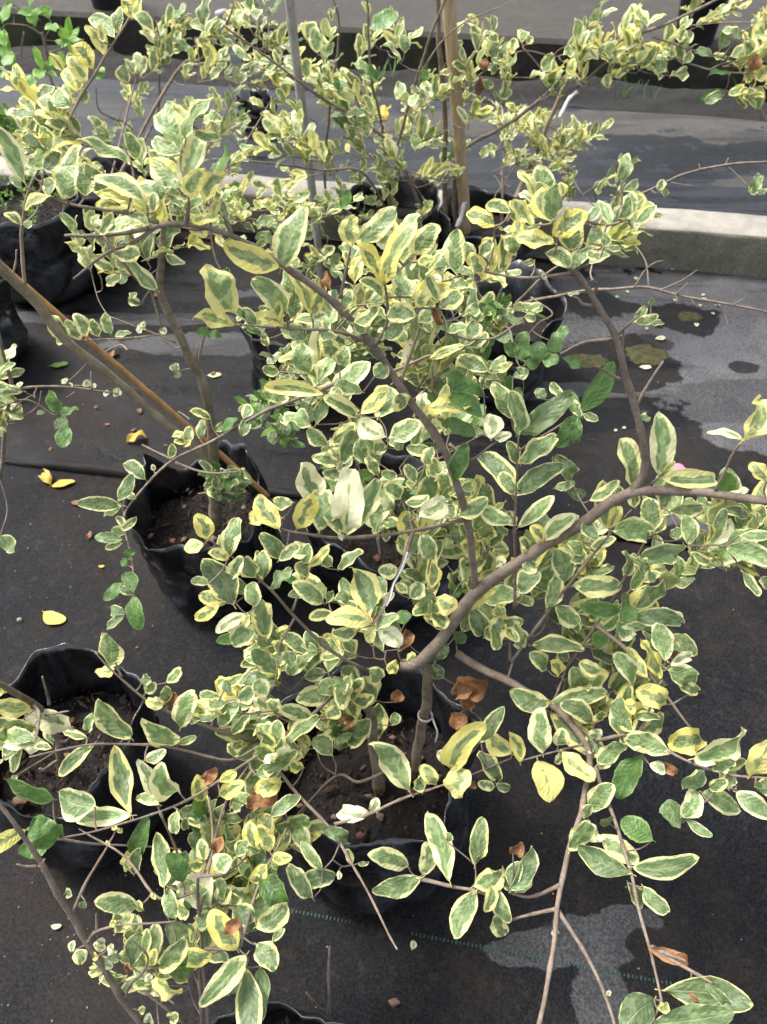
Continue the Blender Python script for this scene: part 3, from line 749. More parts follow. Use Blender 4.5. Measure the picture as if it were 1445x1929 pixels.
# ------------------------------------------------------------------ shrubs
class Shrub:
    def __init__(s, key, name, base, label, group='variegated shrubs in black bags', cat='shrub', seed=1, bark=None, ltw=0.0011):
        s.root = empty(name, base); tag(s.root, label, cat, group)
        s.base = Vector(base); s.rg = random.Random(seed); s.sk = []; s.skpx = []; s.leaves = []; s.tv = []; s.tf = []; s.bark = bark or M_BARK; s.ltw = ltw
    def add_sk(s, P):
        for p in P:
            s.sk.append((p.x, p.y, p.z)); s.skpx.append(proj(p))
    def branch(s, pts, r0, r1, name='branch', mat=None, world=False):
        """pts: (px, py, depth) traced along the branch; r0, r1 radii in mm"""
        P = [Vector(p) if world else pt(*p) for p in pts]
        C = catmull(P, 6)
        n = len(C); rr = []
        for i in range(n):
            t = i / (n - 1); r = (r0 + (r1 - r0) * t) / 1000
            r *= 1 + (0.22 if i % 5 == 0 else 0.0) * (r < 0.004) + 0.10 * mnoise.noise(C[i] * 30)
            rr.append(r)
        C = [c + Vector((mnoise.noise(c * 18), mnoise.noise(c * 18 + Vector((9, 0, 0))), mnoise.noise(c * 18 + Vector((0, 9, 0))))) * min(0.004, 0.0006 * r0 + 0.001) for c in C]
        vs, fs = [], []
        tube_geo(C, rr, 8 if r0 > 3 else 6, vs, fs, knob=0.18, seed=len(s.sk))
        # leaf scars and short spurs
        o = mesh_obj(name, vs, fs, mat or s.bark, s.root, origin=s.base)
        D = []
        for a, b_ in zip(C[:-1], C[1:]):
            k = max(1, int((b_ - a).length / 0.006))
            D += [a.lerp(b_, i / k) for i in range(k)]
        s.add_sk(D + [C[-1]])
        return C
    def near(s, p):
        A = s._arr()
        d = A - np.array((p.x, p.y, p.z))
        c = np.sqrt((d ** 2).sum(1)) + 0.25 * np.maximum(0, d[:, 2])
        i = int(c.argmin()); return Vector(A[i]), float(c[i])
    def _arr(s):
        if getattr(s, '_n', -1) != len(s.sk): s._a = np.array(s.sk); s._n = len(s.sk)
        return s._a
    def depth_at(s, px, py):
        if getattr(s, '_np', -1) != len(s.skpx): s._p = np.array(s.skpx); s._np = len(s.skpx)
        q = (s._p[:, 0] - px) ** 2 + (s._p[:, 1] - py) ** 2
        i = int(q.argmin()); return float(s._p[i, 2])
    def twig(s, P, r0, r1):
        C = catmull(P, 3); n = len(C)
        tube_geo(C, [(r0 + (r1 - r0) * i / (n - 1)) for i in range(n)], 4, s.tv, s.tf, cap=False)
    def connect(s, p, tol=0.006, rmm=None):
        q, c = s.near(p)
        if c > tol:
            m = q.lerp(p, 0.5) + Vector((s.rg.uniform(-1, 1), s.rg.uniform(-1, 1), s.rg.uniform(-0.6, 0.6) - 0.4)) * c * 0.12
            r = s.ltw * (1.0 if c < 0.08 else 1.35)
            s.twig([q, m, p], r, s.ltw * 0.7)
            k = max(1, int(c / 0.006))
            pts = [q.lerp(m, i / k) for i in range(k)] + [m.lerp(p, i / k) for i in range(k + 1)]
            s.add_sk(pts)
    def leaf(s, base, axis, nrm, L, W, t, shape='n', vis=1.0):
        s.leaves.append((frame(base, axis, nrm, L, W), t, shape, s.rg.randrange(len(LEAVES[shape])), L, base + axis * (L * 0.5), vis))
    def px_leaf(s, bx, by, tx, ty, w, t, off=0.0, tilt=None, d=None):
        """a leaf traced from the photograph: base pixel, tip pixel, width in pixels; its depth is that of the nearest branch"""
        rg = s.rg
        if d is None: d = s.depth_at(bx, by)
        d = d + off + rg.uniform(-0.012, 0.006)
        B = pt(bx, by, d)
        T = pt(tx, ty, d)
        ax = T - B; lp = ax.length
        k = rg.uniform(-0.7, 0.45) if tilt is None else tilt
        ax = ax - TOCAM * (lp * k)
        L = ax.length; a = ax.normalized()
        n = (TOCAM * 1.0 + Vector((0, 0, 0.55)) + Vector((rg.uniform(-1, 1), rg.uniform(-1, 1), rg.uniform(-1, 1))) * 0.45)
        n = (n - a * n.dot(a)).normalized()
        W = w / F_PX * d
        sh = 'n'
        if t.endswith('~'): sh = 'curl'; t = t[0]
        elif t == 'L': sh = 'lance'
        elif rg.random() < 0.3: sh = 'curl'
        if t == 'B': sh = 'dry'
        s.connect(B)
        s.leaf(B, a, n, L, W * 1.12, t, sh, vis=3.0)
    def sprig(s, base, dirv, length, pairs, L, mix, conn=True, spread=0.9):
        rg = s.rg
        d = dirv.normalized()
        P = [base]; n = max(3, pairs + 1)
        for i in range(n):
            d = (d + Vector((rg.uniform(-1, 1), rg.uniform(-1, 1), rg.uniform(-0.8, 0.9))) * 0.2).normalized()
            P.append(P[-1] + d * (length / n))
        if conn: s.connect(base)
        s.twig(P, s.ltw, s.ltw * 0.55)
        s.add_sk(P)
        ref = d.orthogonal().normalized(); ang = rg.uniform(0, 6.28)
        for i in range(1, len(P)):
            ax = (P[i] - P[i - 1]).normalized()
            ang += 1.57 + rg.uniform(-0.3, 0.3)
            u1 = (Matrix.Rotation(ang, 3, ax) @ (ref - ax * ref.dot(ax)).normalized())
            last = i == len(P) - 1
            for sg in (1, -1):
                if rg.random() < 0.08: continue
                k = spread * rg.uniform(0.7, 1.25) * (0.55 if last else 1.0)
                a = (ax * 1.0 + u1 * sg * k + Vector((0, 0, 0.18))).normalized()
                nn = ax * 0.55 + Vector((0, 0, 0.75)) + TOCAM * 0.25 + Vector((rg.uniform(-1, 1), rg.uniform(-1, 1), rg.uniform(-1, 1))) * 0.35
                nn = nn - a * nn.dot(a)
                nn = nn.normalized() if nn.length > 1e-3 else a.orthogonal()
                l = L * rg.uniform(0.65, 1.2) * (0.8 if last else 1)
                t = rg.choices(list(mix), list(mix.values()))[0]
                sh = 'curl' if rg.random() < 0.22 else 'n'
                if t == 'B': sh = 'dry'
                if t == 'L': sh = 'lance'
                s.leaf(P[i], a, nn, l, l * rg.uniform(0.44, 0.60) * (0.75 if t == 'L' else 1), t, sh)
    def fill(s, x0, y0, x1, y1, d0, d1, n, L, mix, length=0.075, pairs=3, up=0.35, slope=0.0):
        rg = s.rg
        for _ in range(n):
            # uniform in an ellipse inside the box
            a = rg.uniform(0, 6.28); q = math.sqrt(rg.random())
            px = (x0 + x1) / 2 + (x1 - x0) / 2 * q * math.cos(a); py = (y0 + y1) / 2 + (y1 - y0) / 2 * q * math.sin(a)
            d = rg.uniform(d0, d1) + slope * (py - (y0 + y1) / 2)
            B = pt(px, py, d)
            out = (B - s.center); out.z = 0
            out = out.normalized() if out.length > 1e-3 else Vector((1, 0, 0))
            v = out * rg.uniform(0.2, 1.0) + Vector((rg.uniform(-1, 1), rg.uniform(-1, 1), rg.uniform(-0.4, 0.5))) * 0.75 + Vector((0, 0, up))
            le = length * rg.uniform(0.6, 1.25)
            s.sprig(B - v.normalized() * le * 0.5, v, le, max(2, pairs + rg.choice((-1, 0, 0, 1))), L, mix)
    def done(s, limit=300, minpx=9):
        """the leaves that show largest become parts of their own, the rest one joined part"""
        sc = []
        for i, q in enumerate(s.leaves):
            x, y, d = proj(q[5])
            size = q[4] / max(0.1, d) * F_PX * 0.53
            on = (-30 < x < 1475) and (-30 < y < 1960) and d > 0.1
            sc.append(((size * (1 + q[6] * 0.3)) if on else 0, size, i))
        sc.sort(reverse=True)
        own = [i for (k, z, i) in sc[:limit] if k > 0 and z >= minpx]
        ow = set(own)
        inv = s.root.matrix_world.inverted() if False else Matrix.Translation(-s.base)
        for i in own:
            M, t, sh, k, L, c, v = s.leaves[i]
            o = bpy.data.objects.new('leaf', leaf_mesh(sh, k, t))
            o.parent = s.root; o.matrix_basis = inv @ M; COL.objects.link(o)
        rest = {}
        for i, q in enumerate(s.leaves):
            if i not in ow: rest.setdefault(q[1], []).append(q)
        if rest:
            V, Fc, U, R, MI = [], [], [], [], []; types = list(rest); k0 = 0
            for mi, t in enumerate(types):
                for (M, t_, sh, k, L, c, v) in rest[t]:
                    G = LEAVES[sh][k]; A = np.array(inv @ M)
                    V.append(G.co @ A[:3, :3].T + A[:3, 3]); U.append(G.uv)
                    R.append(np.full(len(G.co), s.rg.random())); Fc += [tuple(x + k0 for x in f) for f in G.faces]
                    MI += [mi] * len(G.faces); k0 += len(G.co)
            V = np.concatenate(V); U = np.concatenate(U); R = np.concatenate(R)
            me = bpy.data.meshes.new('foliage'); me.from_pydata(V.tolist(), [], Fc)
            uvl = me.uv_layers.new(name='UVMap'); idx = np.empty(len(me.loops), dtype=np.int32); me.loops.foreach_get('vertex_index', idx)
            uvl.data.foreach_set('uv', U[idx].ravel())
            at = me.attributes.new('rnd', 'FLOAT', 'POINT'); at.data.foreach_set('value', R)
            for t in types: me.materials.append(LM[t])
            me.polygons.foreach_set('material_index', MI); me.polygons.foreach_set('use_smooth', [True] * len(Fc)); me.update()
            o = bpy.data.objects.new('foliage', me); link(o, s.root); o['kind'] = 'stuff'
        if s.tf:
            o = mesh_obj('twigs', s.tv, s.tf, s.bark, s.root, origin=s.base); o['kind'] = 'stuff'
        print('SHRUB', s.root.name, len(s.leaves), 'leaves', len(own), 'own')

TILE = {'A': (0, 0), 'B': (482, 0), 'C': (963, 0), 'D': (0, 643), 'E': (482, 643), 'F': (963, 643), 'G': (0, 1286), 'H': (482, 1286), 'I': (963, 1286)}
def traced(sh, tile, text, off=0.0, d=None):
    """leaves read off a threefold enlargement of one ninth of the photograph: base x y, tip x y, width, kind"""
    x0, y0 = TILE[tile]
    for item in text.split(';'):
        q = item.split()
        if not q: continue
        a = [float(z) / 3 for z in q[:5]]
        sh.px_leaf(x0 + a[0], y0 + a[1], x0 + a[2], y0 + a[3], a[4], q[5], off, d=d)

# ------------------------------------------------------------------ the shrubs
def dY(py, Y): return Y / (CP - (py - CY) / F_PX * SP)         # depth of a pixel row on the upright plane at distance Y
def tr3(pts, Y): return [(x, y, dY(y, Y)) for (x, y) in pts]
def low(b): return b - Vector((0, 0, 0.03))
MIX = {'S': 6, 'Y': 2.0, 'G': 2, 'C': 0.7, 'P': 0.3}
MIXY = {'S': 4, 'Y': 4, 'C': 1, 'G': 0.5}
MIXG = {'G': 4, 'P': 3, 'S': 3}
MIXD = {'S': 5, 'Y': 1, 'G': 3, 'P': 0.5, 'B': 0.15}

# ---- main shrub
b0 = BAGS['main']
S = Shrub('main', 'variegated_shrub', b0, 'large cream-edged shrub with forked trunk and long arching branches in front bag', seed=5)
S.center = b0 + Vector((0.03, 0.05, 0.35))
FORK = (800, 1240, 1.0)
S.branch([(783, 1450, 1.225), (790, 1400, 1.17), (800, 1340, 1.10), (808, 1275, 1.03), FORK], 7.5, 7, 'trunk', M_TRUNK)
S.branch([(718, 1502, 1.24), (706, 1415, 1.17), (692, 1335, 1.09), (645, 1290, 1.02)], 11, 5, 'trunk', M_TRUNK)
S.branch([(758, 1252, 1.02), FORK, (895, 1118, .93), (1000, 1045, .88), (1100, 983, .84), (1190, 931, .80), (1300, 927, .78), (1445, 942, .74), (1580, 955, .70)], 8.6, 3.6)
S.branch([(895, 1112, .93), (882, 1000, .86), (860, 920, .82), (830, 840, .79), (770, 745, .75), (700, 650, .71), (620, 562, .68), (520, 490, .65), (430, 440, .63), (350, 422, .62), (250, 435, .615), (170, 447, .61), (125, 450, .608)], 4.6, 1.1)
S.branch([(1190, 931, .80), (1213, 895, .785), (1212, 840, .765), (1195, 770, .75), (1165, 650, .71), (1130, 580, .69), (1085, 515, .67), (1045, 480, .66)], 4.6, 2.0)
for q in ([(1192, 775, .75), (1215, 735, .74), (1251, 680, .73)], [(1168, 715, .735), (1150, 705, .73), (1123, 690, .72)], [(1172, 700, .73), (1173, 660, .715), (1174, 612, .70)],
          [(1155, 640, .71), (1100, 645, .715), (1055, 666, .72)], [(1158, 640, .71), (1175, 620, .70), (1200, 598, .69)], [(1118, 565, .69), (1126, 545, .685), (1122, 532, .68), (1113, 533, .68)],
          [(1120, 578, .69), (1100, 575, .69), (1091, 565, .69)], [(1085, 515, .67), (1020, 520, .68), (963, 519, .69), (900, 508, .69)],
          [(1350, 925, .765), (1368, 885, .745), (1385, 850, .73), (1425, 800, .70)], [(1215, 925, .80), (1235, 905, .79), (1250, 890, .78)],
          [(700, 650, .71), (640, 625, .70), (560, 617, .70), (443, 612, .71)],
          [(642, 563, .685), (650, 520, .67), (660, 468, .655)], [(705, 655, .71), (728, 610, .695), (728, 560, .68), (724, 530, .67)], [(755, 720, .74), (780, 650, .72), (793, 610, .71)],
          [(740, 700, .73), (810, 670, .76), (815, 690, .76), (815, 740, .78)], [(350, 422, .62), (355, 390, .61), (358, 360, .605)], [(300, 420, .617), (230, 398, .615), (135, 387, .613), (50, 352, .61)],
          [(435, 440, .63), (420, 405, .625), (385, 380, .62)], [(300, 425, .617), (255, 455, .62), (200, 480, .62), (138, 527, .62)], [(200, 445, .612), (240, 500, .62), (262, 528, .64)], 
          [(875, 980, .845), (782, 1001, .815), (649, 1013, .775), (560, 1006, .75), (525, 996, .745)], [(779, 1001, .815), (760, 1060, .80), (735, 1115, .785), (716, 1155, .775), (700, 1180, .77)],
          [(845, 835, .80), (885, 865, .79), (935, 832, .76)], [(712, 1013, .79), (716, 1045, .80)],
          [(690, 1262, 1.0), (605, 1212, .96), (515, 1117, .91), (450, 1060, .88), (395, 1015, .86)], [(555, 1165, .93), (535, 1200, .94), (528, 1220, .95)], [(552, 1150, .925), (575, 1090, .92), (592, 1060, .91)],
          [(968, 1143, .95), (970, 1060, .91), (971, 976, .86), (976, 900, .83), (977, 823, .80)], [(963, 1245, .97), (1030, 1156, .94), (1103, 1063, .90), (1150, 1006, .88), (1190, 960, .86)],
          [(1066, 1260, .95), (1126, 1170, .92), (1190, 1065, .89), (1225, 1000, .87)], [(955, 1280, .97), (965, 1245, .97)], [(1040, 1330, .93), (1055, 1290, .945), (1066, 1260, .95)],
          [(1120, 1175, .92), (1190, 1230, .89), (1240, 1290, .87), (1290, 1360, .86), (1303, 1372, .86)],
          [(1120, 1395, .9), (1200, 1385, .87), (1290, 1432, .83), (1380, 1462, .80), (1470, 1468, .77)], [(1105, 1400, .9), (1050, 1415, .89), (985, 1433, .89)],
          [(1370, 1455, .80), (1340, 1500, .79), (1300, 1535, .79)], [(1200, 1385, .87), (1240, 1300, .86), (1250, 1280, .86)], [(1250, 1260, .86), (1265, 1225, .85)],
          [(690, 1330, 1.08), (620, 1350, 1.0), (500, 1400, .95), (430, 1430, .92), (300, 1405, .88), (190, 1402, .85), (120, 1414, .83), (58, 1428, .81)],
          [(640, 1300, 1.03), (540, 1390, .95), (470, 1432, .92), (380, 1490, .88), (300, 1530, .86), (200, 1560, .84), (110, 1580, .82)],
          [(500, 1415, .95), (560, 1495, .92), (620, 1558, .90), (660, 1620, .87), (700, 1695, .85), (735, 1765, .83), (747, 1788, .82)],
          [(630, 1553, .9), (700, 1532, .9), (780, 1497, .9), (845, 1475, .89), (960, 1430, .9)], [(745, 1440, 1.05), (680, 1475, 1.0), (640, 1460, 1.0), (590, 1500, .98), (515, 1590, .95)],
          [(480, 1395, .95), (380, 1365, .92), (280, 1320, .9), (215, 1265, .88), (178, 1228, .87)], [(230, 1275, .885), (215, 1240, .88)],
          [(640, 720, .80), (560, 750, .92), (480, 786, .98), (400, 830, 1.0), (327, 866, 1.0), (253, 940, .98), (233, 986, .97), (250, 1060, .96), (252, 1120, .95)],
          [(327, 868, 1.0), (300, 855, 1.01), (268, 837, 1.02)], [(330, 872, 1.0), (390, 890, 1.0), (450, 890, 1.0)],
          [(300, 1530, .86), (330, 1600, .88), (345, 1650, .89), (300, 1620, .87)][:3], [(340, 1600, .88), (200, 1590, .86), (100, 1580, .83)][::-1]):
    S.branch(q, 2.3 if len(q) > 4 else 1.7, 0.9)
S.branch([(860, 1232, 1.0), (950, 1282, .97), (1040, 1330, .93), (1100, 1400, .90), (1112, 1450, .89)], 5.5, 3.4)
S.branch([(1112, 1450, .89), (1098, 1525, .86), (1072, 1600, .83), (1052, 1705, .80), (1040, 1800, .77), (1015, 1929, .74), (995, 2000, .72)], 3.2, 1.8)
for q in ([(1056, 1668, .81), (1005, 1690, .81), (963, 1684, .81)], [(1050, 1712, .80), (1000, 1724, .81), (958, 1737, .82)], [(1052, 1715, .80), (1105, 1800, .775), (1150, 1905, .75), (1165, 1950, .74)],
          [(1122, 1445, .885), (1150, 1530, .85), (1187, 1640, .80), (1205, 1720, .76), (1225, 1800, .71), (1243, 1885, .68)], [(790, 1655, .84), (850, 1668, .83), (900, 1680, .82), (960, 1710, .815)],
          [(960, 1240, .98), (962, 1205, .97)], [(1225, 1786, .715), (1260, 1800, .70), (1290, 1812, .69)], [(1225, 1786, .715), (1340, 1855, .67)]):
    S.branch(q, 2.4, 1.1)
main = S

T = traced
T(S, 'A', '1030 835 930 555 150 S;1040 825 1240 630 100 S;1050 1090 1105 735 140 S;1030 1090 800 840 135 Y;1030 1100 650 960 95 S;830 1140 535 1000 110 S;735 1140 580 1130 85 Y;740 910 505 860 85 S;1020 870 840 760 85 S;770 900 735 785 70 S;1100 680 960 560 90 Y;1080 1120 1180 1000 90 Y;1160 1150 1240 960 80 Y;1240 1230 1090 1265 80 Y;1200 1240 1235 1120 60 Y;1290 1240 1255 1140 50 S;840 1275 680 1195 70 S;1000 1060 900 990 90 G;900 1130 960 1010 80 G;1250 780 1110 790 60 S;1150 700 1260 690 60 S;870 1200 870 1090 60 S')
T(S, 'A', '150 1050 30 790 100 S;360 1130 470 835 125 S;375 1120 430 950 140 S;250 960 340 860 85 G;290 1110 140 1190 75 Y;270 1110 250 985 75 S;120 1060 70 1010 40 S;120 1270 40 1220 55 S;130 1270 180 1255 40 S;190 1000 180 930 60 S;480 1110 500 1000 110 S;650 1440 810 1440 85 S;890 1640 760 1500 75 S~;680 1430 690 1520 55 S;670 1370 760 1355 40 G;540 1330 580 1390 45 S;560 1330 660 1220 60 S;520 1270 560 1210 50 S;610 1270 660 1290 50 G;780 1440 740 1390 60 S')
T(S, 'A', '1310 1770 1185 1545 155 Y;1330 1835 1115 1815 95 Y;1190 1890 1115 1880 50 P;1180 1900 1245 1900 40 P;800 1720 735 1690 60 S;740 1690 770 1650 40 S;1280 1590 1280 1510 50 G')
T(S, 'B', '140 1520 300 1210 155 S;130 1510 -150 1430 130 Y;230 1515 190 1450 60 S;560 1370 790 1190 115 S;545 1380 555 1245 95 Y;545 1390 465 1400 50 S;720 1590 570 1400 115 Y;720 1600 900 1330 145 Y;900 1440 1030 1300 115 S;780 1410 680 1310 100 C;880 1680 790 1460 125 S;1140 1560 1140 1305 115 S;720 1680 585 1610 65 S;910 1480 1010 1490 60 Y;1050 1590 985 1560 65 C;760 1700 740 1640 50 Y;800 1680 830 1640 50 G')
T(S, 'B', '165 1770 0 1610 115 S;210 1700 190 1520 80 S;215 1810 240 1640 85 S;310 1780 200 1560 85 Y;320 1790 400 1640 60 Y;400 1660 410 1550 42 B;320 1800 395 1760 60 C;160 1830 10 1800 70 Y~;920 1740 960 1650 85 Y~;905 1780 740 1770 105 S;920 1820 990 1750 80 S;1030 1740 1170 1650 115 S;1040 1700 960 1580 80 S;1230 1570 1130 1530 70 S;1080 1880 1190 1860 60 S;720 1910 830 1840 90 G;1200 1920 1250 1800 90 G;1350 1910 1445 1890 60 G;490 1760 540 1640 70 S;540 1830 690 1750 80 S;370 1870 460 1925 80 S;140 1850 270 1900 115 S;1120 1610 1200 1610 60 S;1180 1770 1260 1700 70 S;80 1700 50 1620 60 S;90 1820 150 1720 60 Y;1000 1740 1050 1840 40 B;620 1880 560 1830 60 S;850 1930 770 1860 70 S;990 1880 950 1830 50 S')
T(S, 'B', '1350 1280 1200 1180 95 Y;1440 1200 1300 1150 80 S;1330 1530 1320 1320 95 Y;1380 1540 1370 1360 80 S;1290 1540 1200 1450 80 Y;1240 1500 1170 1390 70 S;1420 1480 1440 1330 80 Y;1260 1440 1330 1380 60 S')
T(S, 'C', '235 1260 180 1050 135 Y;240 1250 215 1080 110 S;240 1330 410 1220 115 Y;240 1375 40 1300 115 Y;340 1420 350 1250 125 S;340 1510 190 1430 105 S;350 1515 460 1400 85 S;130 1270 -10 1160 95 Y;290 1110 275 1030 50 Y;320 1270 300 1190 60 Y;430 1250 500 1170 60 G;565 1270 505 1110 75 S;660 1240 690 1060 80 S;610 1240 650 1140 60 S;630 1080 710 1020 50 S;625 1030 630 880 65 S;520 1400 530 1310 60 S;540 1400 625 1400 40 S;440 1490 560 1430 60 S;500 1450 420 1440 60 S;0 1380 40 1250 80 Y;30 1440 -40 1350 80 S;130 1470 70 1500 40 G;450 1370 470 1290 70 G;280 1300 330 1330 60 Y;690 1290 730 1270 40 C')
T(S, 'C', '690 1820 830 1785 50 S;700 1800 750 1740 42 S;710 1830 750 1800 40 S;790 1830 860 1830 40 G;790 1730 780 1690 35 G;310 1660 380 1665 26 C;75 1790 145 1790 50 S;180 1580 200 1560 30 C')
T(S, 'D', '1160 1120 1135 970 98 Y;1150 1150 1045 1180 80 Y;1285 1220 1350 995 98 S;1290 1230 1190 1195 60 Y;1320 1490 1160 1230 155 G;1180 1370 1090 1350 50 S;1320 1330 1380 1210 70 S;1280 1480 1130 1430 85 Y;1240 1490 1090 1575 70 Y;1400 1540 1225 1640 72 C;1380 1430 1350 1320 70 S;1445 1500 1420 1360 85 S;1445 1640 1300 1710 112 S;1380 1620 1410 1540 50 Y;1445 1330 1400 1210 95 S;1240 1180 1250 1090 55 S;1300 1270 1350 1300 50 S')
T(S, 'D', '820 780 705 690 72 G;665 900 765 750 68 G;690 930 485 915 78 G;680 940 600 990 45 S;765 890 710 850 40 S;690 1120 540 1110 55 G;700 1050 650 990 40 S;690 1060 790 990 42 S;690 1140 600 1170 42 S;700 1090 640 1060 60 S;725 1230 775 1180 42 P;730 1270 680 1240 42 P;755 1415 690 1310 78 P;690 1360 605 1460 62 P;750 1430 670 1390 50 G;760 1440 790 1630 92 P;705 1530 610 1510 62 G;700 1545 590 1630 48 G;960 660 985 580 45 S;1060 580 1060 475 55 S;1130 550 1150 440 50 S;1190 440 1080 400 45 S;1220 510 1260 460 45 S;1250 515 1360 450 65 P;1375 440 1400 350 60 S;1400 450 1380 540 55 G;970 540 1040 520 40 Y;1050 580 980 560 50 Y;1040 600 1080 560 40 Y;870 730 868 695 26 C;610 1825 640 1630 145 S;610 1840 690 1790 60 S;650 1850 540 1870 65 Y~;800 1928 860 1890 60 S;940 1928 1025 1845 60 S;1290 1930 1380 1880 50 S')
T(S, 'E', '385 300 30 240 82 Y;410 310 650 130 130 S;580 430 390 330 82 S;590 410 740 270 85 Y;690 430 740 230 150 S;740 540 575 445 122 C;750 555 930 460 115 S;290 190 250 20 112 S;440 90 380 -20 100 S;190 320 45 300 80 S;315 490 150 455 88 S;410 590 300 490 82 S;420 580 560 460 82 S;340 470 400 320 72 S;490 690 570 520 88 G;470 700 320 660 72 S;500 770 375 745 62 S;130 170 45 160 62 S;740 600 660 620 95 S;830 610 750 570 80 S;670 200 740 130 90 S;600 290 450 260 90 S;260 330 350 270 90 G;520 350 460 270 80 S;470 130 520 40 90 S;830 380 790 310 110 S;640 690 580 560 85 S;690 760 620 650 60 S')
T(S, 'E', '960 420 940 290 72 C;960 400 1200 350 102 Y;1115 790 1185 590 92 P;1290 310 1050 215 92 P;1280 430 1090 300 100 P;1250 530 1070 440 80 P;1300 180 1200 100 90 P;1310 170 1140 80 82 S;980 100 1170 40 52 Y;1320 160 1410 80 62 S;1330 180 1445 130 52 Y;1445 440 1330 240 100 S;1330 550 1330 400 102 C;1350 555 1440 530 50 C;1445 870 1270 640 112 G;1010 430 1090 500 70 S;1000 620 850 600 70 S;960 700 1000 600 80 S')
T(S, 'E', '380 910 260 690 155 C~;360 1070 340 860 130 S;230 1060 330 860 115 Y;130 1060 0 870 115 Y;150 1000 -20 1030 95 Y;500 1090 530 730 145 C~;510 1090 700 780 115 S~;680 1070 610 880 145 S;480 1080 410 930 95 S;210 910 90 900 72 S;820 890 720 810 82 S;840 910 980 880 62 S;920 990 1070 890 115 C;1060 990 1120 930 80 S;1140 980 1300 890 92 S;1250 930 1445 1020 92 S;910 800 840 700 72 S;740 990 740 920 50 S;800 760 710 740 60 S;880 840 900 780 60 Y')
T(S, 'E', '650 1560 540 1280 155 S;650 1600 400 1560 112 Y;670 1610 810 1550 72 S;660 1620 640 1700 62 Y;690 1630 830 1720 102 C;800 1740 870 1640 60 B;720 1750 640 1620 60 S;840 1600 820 1520 82 P;570 1640 430 1640 72 S')
T(S, 'E', '130 1220 40 1080 88 S;130 1240 240 1150 62 S;290 1330 230 1250 82 S;290 1280 420 1150 52 Y;470 1290 610 1180 72 G;380 1480 220 1350 92 S;400 1480 440 1400 42 S;520 1480 450 1440 72 S;430 1530 300 1560 62 S;40 1340 10 1200 82 S;60 1680 30 1470 102 S;100 1400 190 1300 72 G;120 1880 0 1720 92 S;410 1870 410 1680 92 S;560 1940 490 1830 90 S;990 1230 940 1090 92 S;980 1400 990 1230 82 Y;800 1290 690 1290 82 S;870 1450 940 1370 92 S;860 1420 790 1370 52 Y;1020 1460 1140 1490 102 Y;1010 1410 1030 1350 42 Y;1290 1660 1210 1500 102 G;1210 1510 1350 1400 62 Y;1290 1670 1400 1560 112 S;980 1810 1070 1700 102 G;1060 1900 1000 1820 72 G;430 1270 360 1210 70 S;300 1180 200 1150 80 S;260 1250 310 1140 70 S;160 1800 230 1760 90 S;120 1760 150 1690 80 S;270 1900 390 1870 70 S;640 1850 720 1900 90 S;740 1830 800 1870 80 Y;850 1800 900 1770 70 S;1130 1700 1190 1660 80 P')
T(S, 'F', '45 530 -30 300 88 S;55 525 300 320 102 G;60 690 240 550 98 S;50 860 260 710 92 G;40 1050 260 870 82 S;30 870 -60 740 80 S;35 690 -30 570 72 S;35 1040 -30 960 80 S')
T(S, 'F', '385 400 540 140 102 P;380 420 230 600 112 P;350 410 350 270 66 P;300 320 225 230 56 S;190 330 140 270 60 G;405 410 485 450 52 G;375 430 375 570 56 P;340 780 220 660 76 G;240 830 350 800 52 G;310 850 430 860 62 G;400 430 330 320 60 S', d=0.86)
T(S, 'F', '680 820 600 555 118 S;830 760 790 410 128 S;780 430 720 440 52 S;850 770 1200 770 102 S;850 770 900 680 42 Y;850 950 890 770 82 S;785 1080 785 880 115 S;550 1060 480 790 102 S;440 900 580 790 72 S;560 1060 600 930 70 Y;575 1070 795 1115 112 S;720 1220 975 1150 102 G;890 960 1120 930 82 S;1000 1150 1010 980 88 S;1130 1150 1180 940 90 S;1150 1150 1250 1000 80 C;1100 1140 1090 1030 70 Y;1200 950 1330 980 60 G;1210 1160 1445 1260 102 S;1290 1100 1445 1090 62 S;1300 1290 1360 1430 62 G;1010 1190 1130 1250 52 S;1420 1330 1440 1400 70 S;960 1060 880 1090 60 S;700 940 660 850 70 S;640 860 580 850 60 S')
T(S, 'F', '300 1360 240 1170 132 G;355 1380 615 1370 112 S;200 1510 270 1340 88 S;40 1420 170 1310 112 G;250 1500 390 1600 102 S;620 1520 380 1490 88 P;700 1510 820 1340 102 S;690 1570 960 1585 88 G;620 1580 690 1500 82 P;780 1290 700 1240 82 S;640 1320 620 1180 82 S;190 1120 340 980 92 S;180 1130 110 1040 72 Y;450 1170 600 1110 62 S;400 1210 320 1130 62 S;120 1720 380 1720 92 S;60 1720 0 1570 82 S;200 1850 90 1750 92 S;320 1810 280 1740 72 S;500 1860 390 1810 72 S;690 1940 530 1740 112 S;830 1900 750 1700 92 Y;770 1900 670 1740 82 Y;880 1800 850 1600 112 S;900 1830 1040 1790 52 C;880 1850 1050 1940 102 S;620 1690 700 1640 72 C;600 1650 660 1620 82 P;480 1740 540 1640 92 P;270 1890 200 1790 70 Y;780 1300 810 1360 60 S;340 1250 420 1180 70 S;140 1260 60 1290 80 S;100 1180 40 1110 70 S;420 1000 470 1120 80 G')
T(S, 'F', '1310 560 1445 320 115 Y;1310 560 1110 515 62 C;1445 790 1360 690 82 Y', off=0.0)
